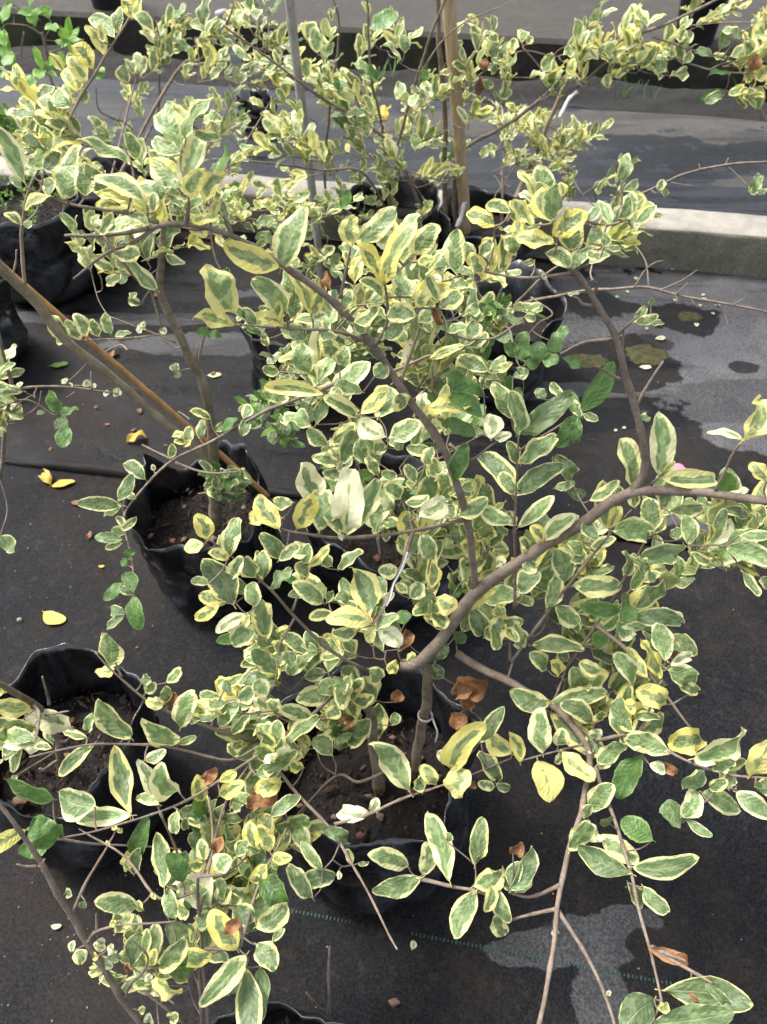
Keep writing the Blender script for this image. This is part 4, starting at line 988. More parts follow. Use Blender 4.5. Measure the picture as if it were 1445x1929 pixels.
T(S, 'G', '490 310 360 285 42 S;500 280 540 160 52 S;740 310 600 60 138 S;530 345 380 490 76 S;290 370 185 365 42 S;1010 340 850 160 132 S;1020 260 1130 20 112 S;1000 340 1110 305 42 S;300 660 100 490 92 P;540 700 310 640 160 G;350 860 220 740 150 P;735 740 590 400 112 S~;740 750 380 830 92 S;880 680 800 410 82 C;820 440 940 380 62 C;1010 610 940 410 112 S;900 690 750 670 72 S;290 880 140 930 102 P;150 830 -10 920 82 Y;745 960 850 740 92 P;760 1080 830 890 72 G;720 1060 730 960 62 Y;820 60 880 -10 60 S;920 110 960 0 60 S;930 120 830 100 60 Y;960 130 1000 50 50 B;1100 190 1220 190 40 G;1240 250 1340 120 92 S;1280 110 1170 120 60 S;1340 100 1430 30 90 G;1300 60 1290 -20 80 G;1160 560 1230 480 60 B;1240 560 1330 510 60 Y;1240 640 1380 560 80 Y;1320 420 1310 340 60 S;1000 720 1000 840 60 S~;1050 760 1050 840 40 G')
T(S, 'H', '680 100 560 -30 142 S;430 90 230 80 102 S;330 200 150 110 82 S;520 290 640 180 112 G;690 320 690 110 112 S;870 620 660 330 132 S;170 340 340 220 72 S;140 330 0 250 92 S;430 410 320 330 102 G;100 460 250 360 82 S;0 520 150 450 80 G;150 560 0 600 102 Y;270 480 200 440 72 Y;640 740 470 750 82 C~;650 740 680 650 52 C;940 620 920 520 72 S;1020 580 930 470 72 Y;1120 500 1290 200 112 Y~;1160 470 1130 630 122 Y~;1200 590 1240 560 40 B;770 240 790 170 56 S;1270 330 1390 110 82 G;1380 550 1260 400 82 G;1445 400 1310 290 102 Y;1350 590 1250 560 52 S;1360 570 1440 610 52 G;1060 450 1030 390 60 C;400 200 460 140 80 S;360 190 430 200 80 Y;470 250 560 170 60 B;780 110 820 50 60 B;1150 20 1310 -10 110 B;1130 60 1250 30 90 B;1180 150 1230 100 80 B;1120 250 1190 180 80 B;500 40 600 100 90 B;200 220 220 280 50 S;60 80 0 -20 90 S;130 180 70 100 70 S')
T(S, 'H', '80 760 240 670 72 G;375 1060 250 920 62 S;320 1220 175 1060 82 G;270 1140 455 1090 88 G;520 900 390 820 62 G;540 1030 510 950 42 S;580 1020 640 990 26 S;470 1060 470 1110 30 C', d=0.9)
T(S, 'H', '860 1045 635 900 98 S;930 1105 660 1200 108 S;940 1090 960 890 88 S;1095 1120 980 780 118 S;1240 1030 1285 770 92 S;1230 1150 1380 1020 112 S;1250 1170 1110 1390 112 S;1340 1140 1290 1270 72 S;1370 1160 1430 1350 82 S;1445 1180 1400 1100 80 G;1350 1310 1420 1460 88 S;1080 900 1085 850 40 S;1440 1150 1500 1010 80 G')
T(S, 'I', '220 120 0 60 112 S;220 120 540 50 92 S;180 400 165 140 118 S;220 170 475 345 122 S;460 230 270 110 102 G;270 350 280 240 88 S;50 450 0 290 82 Y;150 440 200 650 150 Y;290 390 440 510 112 Y;300 380 250 460 52 C;640 310 620 90 108 S;720 290 870 180 82 S;690 190 820 180 52 S;490 460 640 330 92 S;500 490 590 400 80 S;900 400 660 330 112 S;880 120 690 40 112 Y;1030 430 1300 250 122 S;1080 330 885 340 122 Y;740 410 600 660 122 P;1040 610 1010 460 142 G;970 790 810 700 132 G;960 760 1050 620 102 S;990 770 1110 840 52 G;1080 620 1355 770 112 S;1350 530 1445 290 132 Y;1270 620 1445 740 102 G;1230 600 1260 480 102 G;1210 490 1330 440 62 S;1120 600 1200 530 62 S;1060 40 940 0 62 S;780 460 860 500 60 C;840 470 930 500 50 B;1380 590 1440 540 90 S;450 340 390 350 80 S;460 320 490 250 70 C;520 210 500 150 80 S;640 130 700 110 80 Y;1140 480 1230 410 80 G')
T(S, 'I', '450 720 570 560 112 S;430 760 390 690 82 S;330 950 430 770 112 S;490 840 400 850 102 C;500 860 690 970 108 S;560 800 490 750 72 G;800 890 640 800 122 P;685 1040 975 890 108 G;680 1080 400 960 122 G;660 1130 750 1300 82 S;745 1150 860 1250 82 G;0 1170 120 940 102 G;20 1190 120 1100 52 S;10 960 60 890 60 B;790 1500 980 1550 62 B;855 1740 1290 1720 152 G;810 1790 590 1900 165 G;800 1930 1215 1800 170 G;830 1850 880 1800 62 Y;1100 1700 1210 1800 52 G;1000 1720 1060 1780 60 B;240 1390 260 1440 40 C;540 1770 560 1740 26 C')
# the mass of smaller leaves behind the traced ones
S.fill(560, 600, 900, 880, .86, 1.0, 15, .044, MIX)
S.fill(620, 460, 880, 640, .78, .9, 10, .040, MIX, length=.06)
S.fill(720, 930, 960, 1220, .98, 1.12, 17, .045, MIX)
S.fill(960, 980, 1300, 1300, .96, 1.08, 18, .046, MIXD)
S.fill(500, 1060, 740, 1400, 1.0, 1.12, 14, .044, MIXD)
S.fill(1200, 950, 1445, 1070, .88, .96, 8, .045, MIX)
S.fill(930, 400, 1160, 500, .70, .76, 4, .036, MIXY, length=.04, pairs=2)
S.fill(220, 330, 420, 430, .68, .76, 4, .036, MIXY, length=.04, pairs=2)
S.fill(430, 1490, 550, 1590, .93, 1.0, 4, .038, MIXD)
S.fill(960, 1250, 1230, 1400, .92, 1.0, 5, .045, MIX)
S.fill(430, 1310, 600, 1440, .94, 1.02, 7, .044, MIX)
S.done()

# ---- shrub with the stout trunk in the crumpled bag (left)
b0 = BAGS['mid']
S = Shrub('mid', 'variegated_shrub', b0, 'tall sparse shrub with stout bare trunk and slanting stem in crumpled bag', seed=6, bark=M_STEM)
S.center = b0 + Vector((0, 0, 0.4))
S.branch([(408, 990, 1.55), (404, 930, 1.49), (403, 880, 1.445), (400, 830, 1.40), (392, 770, 1.35), (374, 705, 1.30), (340, 638, 1.24), (305, 560, 1.19), (306, 490, 1.14), (309, 430, 1.10), (303, 360, 1.05), (300, 300, 1.01)], 12.0, 2.6, 'trunk', M_TRUNK)
S.branch([(396, 925, 1.49), (394, 905, 1.475), (393, 900, 1.47)], 6, 5.5, 'stub', M_TRUNK)
S.branch([(402, 872, 1.44), (330, 812, 1.38), (230, 722, 1.30), (130, 642, 1.22), (60, 565, 1.16), (0, 505, 1.10), (-90, 415, 1.02)], 7.0, 8.0, 'branch', M_STEM)
for q in ([(374, 705, 1.30), (378, 660, 1.27), (388, 625, 1.25), (398, 610, 1.24)], [(306, 565, 1.19), (285, 540, 1.18), (262, 520, 1.17), (235, 490, 1.15), (225, 470, 1.14)], [(345, 650, 1.25), (330, 655, 1.25), (298, 635, 1.24)],
          [(304, 617, 1.22), (290, 570, 1.2), (280, 535, 1.18)], [(290, 480, 1.14), (293, 440, 1.11)], [(370, 690, 1.29), (372, 650, 1.27)],
          [(330, 645, 1.24), (270, 620, 1.22), (205, 595, 1.20)], [(300, 630, 1.23), (250, 635, 1.23), (160, 640, 1.24)], [(48, 550, 1.15), (44, 480, 1.12), (42, 420, 1.09), (60, 345, 1.05), (95, 285, 1.02), (150, 190, .98), (205, 95, .94), (262, 5, .90), (290, -40, .88)],
          [(22, 525, 1.12), (30, 495, 1.11), (32, 470, 1.10)], [(240, 660, 1.29), (225, 650, 1.3), (190, 668, 1.31)], [(358, 790, 1.36), (345, 780, 1.36), (335, 775, 1.36)]):
    S.branch(q, 2.6 if len(q) > 3 else 1.7, 1.0)
T(S, 'A', '205 650 90 530 62 Y;215 560 300 475 72 S;330 660 210 560 82 S;395 610 305 490 88 S;440 520 340 365 62 Y;490 460 410 370 82 Y;525 390 425 290 92 Y;590 310 515 200 88 Y;585 240 570 140 42 Y;645 210 490 60 92 S;660 190 720 75 72 S;745 100 700 0 82 Y;745 100 820 0 62 Y;210 660 110 790 72 S;215 800 200 690 52 S;310 760 220 690 72 S;300 790 410 690 62 S;230 870 180 800 52 S;200 650 60 610 62 G;340 660 370 600 50 Y;450 510 440 440 50 Y')
T(S, 'A', '380 1910 310 1790 76 S;460 1920 390 1820 62 S;490 1900 445 1790 72 S;560 1900 530 1815 56 S;625 1890 615 1780 56 S;370 1925 310 1925 50 S;790 1830 820 1850 36 C;820 1860 790 1890 40 C;900 1870 950 1870 40 C;740 1880 650 1900 40 G')
T(S, 'D', '1000 175 990 120 50 G;1005 170 1010 210 42 G;370 240 350 215 40 C;400 250 415 240 28 C;510 250 490 220 45 C;530 260 550 250 30 C;620 295 585 290 40 C;640 290 670 260 45 C;640 295 665 305 30 C')
S.fill(395, 885, 500, 950, 1.40, 1.50, 6, 0.035, MIXG, length=0.06, pairs=3)
S.fill(30, 180, 200, 330, 1.0, 1.1, 6, 0.042, MIXY)
S.fill(230, 300, 400, 440, 1.05, 1.2, 7, 0.040, MIX)
S.fill(140, 400, 240, 500, 1.05, 1.2, 4, 0.040, MIX)
S.fill(190, 430, 320, 540, 1.12, 1.2, 3, 0.040, MIX)
S.done()

# ---- shrub in the open-mouthed bag (lower left)
b0 = BAGS['low']
S = Shrub('low', 'variegated_shrub', b0, 'short shrub with bleached forked stem and exposed roots in open-mouthed bag', seed=7)
S.center = b0 + Vector((0, 0, 0.3))
S.branch([(116, 1480, 1.25), (113, 1425, 1.20), (108, 1390, 1.16), (85, 1350, 1.10), (62, 1325, 1.05), (20, 1300, .98), (-40, 1270, .92)], 6.5, 3.5, 'trunk', M_TRUNK)
for q in ([(113, 1430, 1.2), (95, 1440, 1.21), (75, 1455, 1.225)], [(108, 1395, 1.16), (125, 1395, 1.15), (140, 1380, 1.12)], [(85, 1350, 1.1), (95, 1345, 1.05), (130, 1340, 1.0)], [(95, 1325, 1.15), (88, 1300, 1.12), (80, 1275, 1.1)],
          [(62, 1325, 1.05), (75, 1350, .98), (70, 1390, .93)]):
    S.branch(q, 2.6, 1.2)
for k in range(9):
    a = k * 0.7 + 0.2; p = b0 + Vector((0, 0, 0.004)); base = pt(116, 1478, 1.25)
    e = base + Vector((math.cos(a) * 0.05, math.sin(a) * 0.05, -0.008))
    S.twig([base + Vector((0, 0, 0.012)), base.lerp(e, 0.5) + Vector((0, 0, 0.008)), e], 0.0022, 0.0010)
T(S, 'G', '180 150 -20 80 102 Y;210 260 0 190 112 S;210 340 -10 320 112 S;400 250 210 150 102 C;300 350 280 220 56 S;20 60 -60 40 90 Y;80 300 230 300 70 G')
T(S, 'G', '100 520 80 560 30 G', d=1.15)
S.fill(-60, 1290, 90, 1400, .95, 1.05, 3, 0.050, MIX)
S.done()

# ---- shrub rising from the front bag
b0 = BAGS['foot']
S = Shrub('foot', 'variegated_shrub', b0, 'clump of large mottled leaves on thin upright stems beside dry twigs', seed=8)
S.center = b0 + Vector((-0.1, 0, 0.3))
def W2(p): return tuple(p)
f0 = low(b0)
S.branch([f0 + Vector((-0.06, 0.02, 0)), pt(440, 2060, 1.02), pt(398, 1960, .95), pt(385, 1850, .89), pt(374, 1720, .83), pt(372, 1650, .80)], 2.6, 1.5, 'stem', world=True)
S.branch([f0 + Vector((-0.05, 0.03, 0)), pt(420, 2050, 1.01), pt(384, 1950, .94), pt(376, 1850, .89), pt(380, 1790, .86), pt(450, 1785, .82), pt(452, 1740, .80)], 2.4, 1.4, 'stem', world=True)
S.branch([f0 + Vector((-0.09, 0, 0)), pt(360, 2040, .96), pt(262, 1925, .90), pt(200, 1835, .86), pt(160, 1770, .84), pt(110, 1680, .81), pt(75, 1630, .79), pt(45, 1585, .775), pt(20, 1540, .76), pt(-10, 1500, .75)], 4.6, 1.8, 'stem', world=True)
S.branch([f0 + Vector((0.03, 0.03, 0)), pt(617, 2040, 1.1), pt(619, 1930, 1.03), pt(620, 1860, .98), pt(621, 1784, .93)], 2.4, 1.5, 'stem', world=True)
S.branch([f0 + Vector((0.035, 0.03, 0)), pt(616, 1930, 1.03), pt(600, 1895, 1.0), pt(577, 1870, .98)], 2.0, 1.2, 'stem', world=True)
for q in ([(65, 1632, .79), (45, 1632, .785), (28, 1628, .78)], [(72, 1632, .79), (82, 1618, .785)], [(132, 1732, .825), (165, 1660, .83), (200, 1600, .84), (217, 1570, .845)], [(165, 1775, .84), (180, 1755, .835), (215, 1745, .82), (250, 1740, .80), (330, 1735, .80)],
          [(235, 1882, .88), (245, 1855, .87), (272, 1830, .86), (280, 1800, .84), (250, 1770, .83)], [(280, 1825, .86), (310, 1875, .87), (327, 1893, .87)], [(275, 1870, .88), (318, 1905, .89), (345, 1929, .9)], [(182, 1752, .835), (181, 1720, .83)],
          [(375, 1720, .83), (400, 1600, .86), (430, 1500, .9), (470, 1440, .93)], [(380, 1650, .82), (400, 1580, .86), (395, 1500, .88)], [(372, 1680, .81), (300, 1690, .80), (230, 1610, .83), (150, 1560, .85)],
          [(455, 1770, .81), (500, 1640, .88), (540, 1560, .9)], [(372, 1650, .8), (430, 1640, .8), (480, 1600, .84)], [(330, 1690, .8), (345, 1740, .81)], [(390, 1800, .865), (370, 1830, .87)]):
    S.branch(q, 1.9, 0.9)
T(S, 'G', '930 1160 850 890 92 S;1030 1130 960 940 92 P;1200 1270 1010 1110 160 C;780 1270 580 1170 98 S;990 1330 930 1180 82 S;1340 1510 1180 1300 122 Y;1445 1330 1310 1290 112 G;900 1610 1060 1390 102 S;1000 1530 1230 1470 92 Y;990 1590 1110 1530 92 P;1390 1540 1165 1730 112 S;1390 1610 1445 1940 132 G;880 1660 1045 1710 92 Y;740 1600 820 1400 102 G;750 1620 730 1560 40 B;840 1600 880 1510 62 Y;650 1420 750 1320 82 Y;680 1340 670 1270 52 S;660 1370 620 1360 40 Y;430 1510 470 1580 72 S;400 1520 425 1460 40 C;600 1580 505 1645 62 S;610 1560 700 1520 62 G;600 1500 520 1490 48 C;620 1480 670 1510 48 C;590 1480 560 1440 42 C;570 1540 630 1620 52 C;560 1540 530 1550 40 Y;960 1900 1020 1850 62 S;830 1920 850 1850 52 C;780 1850 830 1820 40 S;1220 1070 1300 1000 102 S;1240 1250 1290 1160 92 S;1340 980 1400 910 72 S;1445 950 1400 800 82 Y;1160 1000 1120 900 62 S;1080 1060 1150 1000 82 Y;660 840 690 820 30 Y;650 835 640 810 30 Y;600 920 610 890 30 Y;370 1190 420 1185 50 S;480 1230 475 1270 40 G;850 1210 870 1190 40 Y;1000 1270 1080 1260 100 S;1100 1330 1180 1340 100 S;1320 1260 1300 1180 90 S;1250 870 1220 950 60 B;850 1700 850 1640 45 C;1300 1760 1340 1680 50 G;1110 1230 1090 1150 90 S;1290 1420 1360 1330 60 B;1180 1250 1260 1110 90 G;800 1290 790 1220 60 Y')
T(S, 'H', '0 1380 170 1270 112 S;0 1480 130 1560 112 S;30 1600 20 1900 92 G;90 1470 160 1410 42 S;80 960 10 800 82 Y;95 990 215 960 62 Y;65 1030 -30 1120 82 Y;30 1110 185 1230 112 P;60 1070 130 1080 70 S;20 960 -40 900 70 S;-30 700 40 640 60 B')
S.fill(330, 1590, 520, 1740, .86, .95, 9, 0.042, MIXD, length=.08)
S.fill(250, 1690, 420, 1880, .88, .96, 5, 0.042, MIXD, length=.07)
S.fill(400, 1480, 520, 1620, .90, .98, 5, 0.040, MIXD, length=.08)
S.done()

# ---- loose shrub at the left edge
b0 = BAGS['le']
S = Shrub('le', 'variegated_shrub', b0, 'loose twiggy shrub with drooping plain green leaves near the cloth edge', seed=9)
S.center = b0 + Vector((0, 0, 0.4))
S.branch([pt(0, 900, 1.25), pt(8, 840, 1.22), pt(14, 780, 1.17), pt(20, 730, 1.13), pt(12, 690, 1.1), pt(0, 640, 1.07), pt(-20, 570, 1.03)], 3.2, 2.0, 'stem', world=True)
S.branch([low(b0), pt(-60, 700, 1.7), pt(-40, 820, 1.45), pt(-5, 890, 1.26), pt(2, 870, 1.235)], 6, 3.4, 'stem', world=True)
for q in ([(20, 735, 1.13), (60, 730, 1.14), (130, 730, 1.15), (190, 738, 1.16), (225, 742, 1.17)], [(10, 800, 1.18), (45, 785, 1.18), (70, 765, 1.17), (76, 738, 1.16)], [(20, 755, 1.14), (55, 755, 1.15), (90, 775, 1.16), (108, 782, 1.16)], [(125, 750, 1.17), (140, 738, 1.16)],
          [(12, 790, 1.17), (35, 760, 1.16), (60, 745, 1.15)], [(172, 735, 1.155), (171, 700, 1.15)], [(0, 765, 1.15), (30, 757, 1.145)]):
    S.branch(q, 2.2 if len(q) > 4 else 1.5, .9)
T(S, 'D', '340 400 290 280 78 P;330 430 440 380 62 P;370 430 345 500 70 P;385 480 375 605 82 P;0 180 130 140 42 S;90 330 0 320 42 S;0 1100 85 1190 85 G;260 400 220 420 36 G;60 440 90 460 40 S;10 470 0 390 50 S;110 260 100 230 36 C;120 390 130 360 30 S;10 540 30 490 50 S')
S.fill(-60, 660, 40, 800, 1.1, 1.25, 4, 0.042, MIX)
S.done()

# ---- middle row: small shrubs in the other bags
def auto_stems(S, b, tops, r=4.0, mat=None, bend=0.03):
    for k, (x, y, d) in enumerate(tops):
        e = pt(x, y, d); a = low(b) + Vector((S.rg.uniform(-.02, .02), S.rg.uniform(-.02, .02), 0))
        m1 = a.lerp(e, 0.35) + Vector((S.rg.uniform(-1, 1) * bend, S.rg.uniform(-1, 1) * bend, 0.04)); m2 = a.lerp(e, 0.7) + Vector((S.rg.uniform(-1, 1) * bend, S.rg.uniform(-1, 1) * bend, 0.02))
        S.branch([a, m1, m2, e], r * (0.75 if k else 1), 1.2, 'stem', mat, world=True)

b0 = BAGS['cl']
S = Shrub('cl', 'variegated_shrub', b0, 'bushy small-leaved shrub with fresh green shoots at its foot in middle row', seed=10, ltw=.0012)
S.center = b0 + Vector((0, 0, 0.2))
auto_stems(S, b0, [(560, 590, 1.65), (620, 640, 1.6), (500, 640, 1.7), (660, 560, 1.65), (540, 760, 1.5)], 4)
S.fill(450, 575, 700, 730, 1.55, 1.85, 22, 0.042, {'S': 4, 'G': 4, 'P': 1}, length=.10)
S.fill(470, 735, 600, 825, 1.40, 1.55, 9, 0.042, {'P': 3, 'G': 3, 'L': 1}, length=.08)
S.fill(570, 540, 760, 660, 1.6, 1.8, 14, 0.042, MIX)
S.done(220)

b0 = BAGS['cr']
S = Shrub('cr', 'variegated_shrub', b0, 'shrub with glossy plain green shoots and long bare whips by the mossy cloth', seed=12, ltw=.0012)
S.center = b0 + Vector((0, 0, 0.2))
auto_stems(S, b0, [(905, 660, 1.55), (980, 700, 1.5), (880, 560, 1.6), (850, 720, 1.5), (925, 520, 1.55)], 4)
S.branch([pt(925, 620, 1.62), pt(940, 588, 1.58), pt(1050, 556, 1.5), pt(1200, 541, 1.45), pt(1300, 560, 1.43), pt(1400, 578, 1.42), pt(1520, 606, 1.42)], 3.4, 1.6, 'stem', world=True)
S.branch([pt(940, 610, 1.62), pt(985, 560, 1.55), pt(1030, 515, 1.5), pt(1090, 480, 1.47)], 3.0, 1.4, 'stem', world=True)
S.branch([pt(935, 640, 1.66), pt(905, 560, 1.6), pt(893, 520, 1.57), pt(870, 470, 1.52)], 4.2, 2.0, 'stem', world=True)
for q in ([(1195, 541, 1.45), (1215, 510, 1.44), (1235, 495, 1.43), (1252, 491, 1.43)], [(1222, 540, 1.45), (1215, 490, 1.46), (1180, 440, 1.48)], [(1245, 546, 1.44), (1285, 528, 1.42), (1315, 508, 1.41)], [(1275, 553, 1.43), (1297, 532, 1.42)], [(1272, 550, 1.43), (1276, 570, 1.43)],
          [(1345, 567, 1.43), (1365, 590, 1.43), (1373, 615, 1.43)], [(1380, 575, 1.42), (1400, 563, 1.42)], [(1300, 560, 1.43), (1310, 575, 1.43)], [(1000, 560, 1.52), (1040, 590, 1.5), (1012, 610, 1.5), (980, 650, 1.52)]):
    S.branch(q, 1.6, .9)
S.branch([pt(1198, 371, 1.5), pt(1250, 345, 1.5), pt(1290, 326, 1.5), pt(1360, 313, 1.48), pt(1460, 304, 1.45)], 2.6, 1.6, 'stem', world=True)
S.branch([pt(1090, 480, 1.47), pt(1150, 420, 1.48), pt(1198, 371, 1.5)], 2.2, 2.2, 'stem', world=True)
for q in ([(1365, 313, 1.48), (1372, 298, 1.48)], [(1320, 320, 1.49), (1317, 308, 1.49)], [(1370, 315, 1.48), (1410, 352, 1.47)], [(1265, 343, 1.5), (1305, 350, 1.5)]):
    S.branch(q, 1.3, .8)
T(S, 'C', '835 1080 855 1020 42 S;870 1115 850 1075 36 S;1345 1080 1385 1000 50 S;1350 1090 1390 1080 40 S;1400 1100 1445 1060 50 S;20 1925 100 1890 82 P;220 1925 310 1850 72 P', d=1.48)
T(S, 'F', '20 90 -40 10 70 P;60 110 80 0 80 P;160 120 150 0 90 P;210 60 280 -20 80 P;80 130 160 110 70 P;170 90 265 110 80 P;290 90 415 130 66 P;10 200 100 160 60 G;0 300 60 270 60 P;30 150 90 170 50 G', d=1.45)
S.fill(850, 600, 1010, 740, 1.45, 1.65, 12, 0.050, MIXG, length=.12)
S.fill(860, 520, 960, 640, 1.5, 1.65, 6, 0.045, MIX)
S.done(240)

b0 = BAGS['cen']
S = Shrub('cen', 'variegated_shrub', b0, 'low leafy shrub crowded behind the main trunk over grassy bag', seed=13)
S.center = b0 + Vector((0, 0, 0.2))
auto_stems(S, b0, [(820, 900, 1.25), (760, 880, 1.25), (880, 960, 1.22), (690, 900, 1.28), (905, 820, 1.15), (640, 850, 1.25)], 3.6)
S.fill(620, 780, 960, 1000, 1.15, 1.32, 12, 0.047, MIXG)
S.fill(780, 960, 960, 1150, 1.2, 1.35, 8, 0.047, MIX)
S.done(200)

# ---- back row
b0 = BAGS['bc']
S = Shrub('bc', 'variegated_shrub', b0, 'densest tall shrub with slanting thin stems in front of the kerb', seed=14, ltw=.0014)
S.center = b0 + Vector((0, 0, 0.4)); Yb = b0.y
S.branch([low(b0), pt(822, 485, dY(485, Yb - .05)), pt(795, 400, dY(400, Yb - .05)), pt(748, 290, dY(290, Yb - .08)), pt(690, 235, dY(235, Yb - .1)), pt(600, 180, dY(180, Yb - .12)), pt(500, 105, dY(105, Yb - .15)), pt(420, 50, dY(50, Yb - .18))], 6.5, 2.2, 'stem', world=True)
S.branch([pt(745, 285, dY(285, Yb - .08)), pt(770, 200, dY(200, Yb - .1)), pt(800, 100, dY(100, Yb - .12)), pt(838, 0, dY(0, Yb - .15)), pt(850, -40, dY(-40, Yb - .15))], 4, 2.2, 'stem', world=True)
S.branch([low(b0), pt(720, 240, dY(240, Yb)), pt(700, 150, dY(150, Yb)), pt(692, 20, dY(20, Yb)), pt(690, -30, dY(-30, Yb))], 5, 2.2, 'stem', world=True)
S.branch([low(b0), pt(620, 380, dY(380, Yb)), pt(622, 200, dY(200, Yb)), pt(640, 60, dY(60, Yb)), pt(625, -20, dY(-20, Yb))], 5, 2.2, 'stem', world=True)
S.branch([low(b0), pt(690, 330, dY(330, Yb - .2)), pt(600, 320, dY(320, Yb - .25)), pt(480, 303, dY(303, Yb - .3)), pt(400, 300, dY(300, Yb - .3))], 3.4, 1.6, 'stem', world=True)
for q in (tr3([(690, 235), (660, 160), (630, 120)], Yb - .1), tr3([(790, 140), (850, 60), (960, 5)], Yb - .12), tr3([(620, 330), (680, 300), (720, 300)], Yb), tr3([(720, 310), (830, 340), (860, 335)], Yb - .15), tr3([(770, 330), (800, 380), (815, 420)], Yb), tr3([(850, 330), (840, 350), (835, 335)], Yb)):
    S.branch(q, 2.4, 1.2)
T(S, 'B', '590 870 515 700 82 S;745 800 670 755 62 S;940 800 960 650 62 S;900 850 890 750 52 S;650 170 800 60 112 P;690 450 590 450 72 P;400 330 430 215 66 S;1220 620 1335 640 72 S;1160 610 1110 560 82 S;800 350 705 300 90 S;900 1010 960 910 42 Y;970 1000 1060 900 42 Y;1000 1005 1150 940 44 Y;940 1005 1000 900 40 Y;1140 1000 1180 960 34 S;740 680 715 590 46 O;840 300 820 200 60 S;350 300 340 190 70 S;290 230 340 140 80 S;630 400 540 360 60 S;960 540 940 420 60 P;800 560 810 440 60 S;1080 830 1010 780 60 S;410 930 400 820 45 Y;400 930 340 890 30 Y;640 90 600 30 40 Y')
S.fill(500, 60, 840, 230, dY(150, Yb) - .15, dY(150, Yb) + .2, 23, 0.054, MIX, length=.13, pairs=3)
S.fill(480, 200, 850, 380, dY(290, Yb) - .15, dY(290, Yb) + .2, 23, 0.052, MIX, length=.13, pairs=3)
S.fill(560, 360, 820, 560, dY(450, Yb) - .3, dY(450, Yb) + .1, 23, 0.050, {'S': 5, 'G': 4, 'Y': 1}, length=.13, pairs=3)
S.fill(480, 240, 600, 340, dY(290, Yb - .3) - .1, dY(290, Yb - .3) + .1, 6, 0.054, MIXY, length=.13, pairs=3)
S.fill(840, 40, 920, 220, dY(130, Yb) - .1, dY(130, Yb) + .1, 4, 0.050, MIX, length=.13, pairs=3)
S.done()

b0 = BAGS['bk3']
S = Shrub('bk3', 'variegated_shrub', b0, 'loose pale shrub of upright sprigs rising from the shiny bag', seed=15, ltw=.0016)
S.center = b0 + Vector((0, 0, 0.4)); Yb = b0.y + .45
S.branch([low(b0), pt(290, 230, dY(230, Yb)), pt(300, 140, dY(140, Yb)), pt(298, 60, dY(60, Yb)), pt(280, 20, dY(20, Yb))], 6, 2, 'stem', world=True)
S.branch([low(b0), pt(330, 140, dY(140, Yb - .2)), pt(380, 110, dY(110, Yb - .3)), pt(420, 60, dY(60, Yb - .35)), pt(440, 10, dY(10, Yb - .4))], 6, 2.2, 'stem', world=True)
S.branch([low(b0), pt(250, 250, dY(250, Yb)), pt(190, 210, dY(210, Yb - .1)), pt(180, 160, dY(160, Yb - .1))], 4, 2, 'stem', world=True)
S.branch([low(b0), pt(250, 170, dY(170, Yb)), pt(265, 130, dY(130, Yb))], 4, 2, 'stem', world=True)
T(S, 'A', '900 350 890 300 45 S;905 360 860 365 24 S;905 360 950 360 24 S;785 430 770 290 60 S;760 420 715 340 50 S;790 430 840 350 50 S;720 470 700 385 70 S;1140 150 1200 30 80 G;1080 270 970 230 60 G;1200 190 1070 110 70 S;1170 280 1120 210 70 S;890 240 900 70 60 S;870 180 760 100 70 S;1240 400 1290 310 60 S')
S.fill(190, 170, 330, 330, dY(240, Yb) - .1, dY(240, Yb) + .15, 10, 0.057, MIX, length=.13, pairs=3)
S.fill(260, 20, 340, 160, dY(100, Yb) - .1, dY(100, Yb) + .1, 5, 0.059, MIX, length=.13, pairs=3)
S.fill(340, 10, 540, 200, dY(100, Yb - .35) - .1, dY(100, Yb - .35) + .15, 16, 0.057, MIX, length=.13, pairs=3)
S.fill(330, 180, 480, 330, dY(250, Yb - .3) - .1, dY(250, Yb - .3) + .2, 11, 0.054, MIX, length=.13, pairs=3)
S.fill(300, 330, 480, 450, 1.7, 1.95, 12, .044, MIX, length=.13)
S.fill(440, 340, 620, 470, 1.65, 1.9, 12, .044, MIX, length=.13)
S.fill(20, 250, 200, 330, 2.0, 2.3, 7, .05, MIX, length=.13)
S.done(280)

b0 = BAGS['bk2']
S = Shrub('bk2', 'variegated_shrub', b0, 'fine-leaved rounded shrub sharing the bag with the thick bamboo stake', seed=16, ltw=.0018)
S.center = b0 + Vector((0, 0, 0.3)); Yb = b0.y + .12
S.branch([low(b0), pt(985, 340, dY(340, Yb)), pt(1010, 290, dY(290, Yb)), pt(1060, 170, dY(170, Yb)), pt(1105, 90, dY(90, Yb)), pt(1135, 50, dY(50, Yb))], 9, 5, 'stem', M_STEM, world=True)
auto_stems(S, b0, [(950, 280, dY(280, Yb)), (1010, 240, dY(240, Yb)), (1040, 290, dY(290, Yb)), (930, 330, dY(330, Yb))], 4)
S.fill(925, 220, 1065, 345, dY(280, Yb) - .12, dY(280, Yb) + .12, 23, 0.042, {'Y': 1.5, 'S': 5, 'C': 1}, length=.13, pairs=3)
S.fill(1060, 230, 1110, 290, dY(260, Yb) - .05, dY(260, Yb) + .05, 3, 0.053, MIX, length=.13, pairs=3)
S.fill(1060, 340, 1190, 440, dY(390, Yb - .3) - .1, dY(390, Yb - .3) + .1, 6, 0.047, MIX, length=.13, pairs=3)
S.done(220)

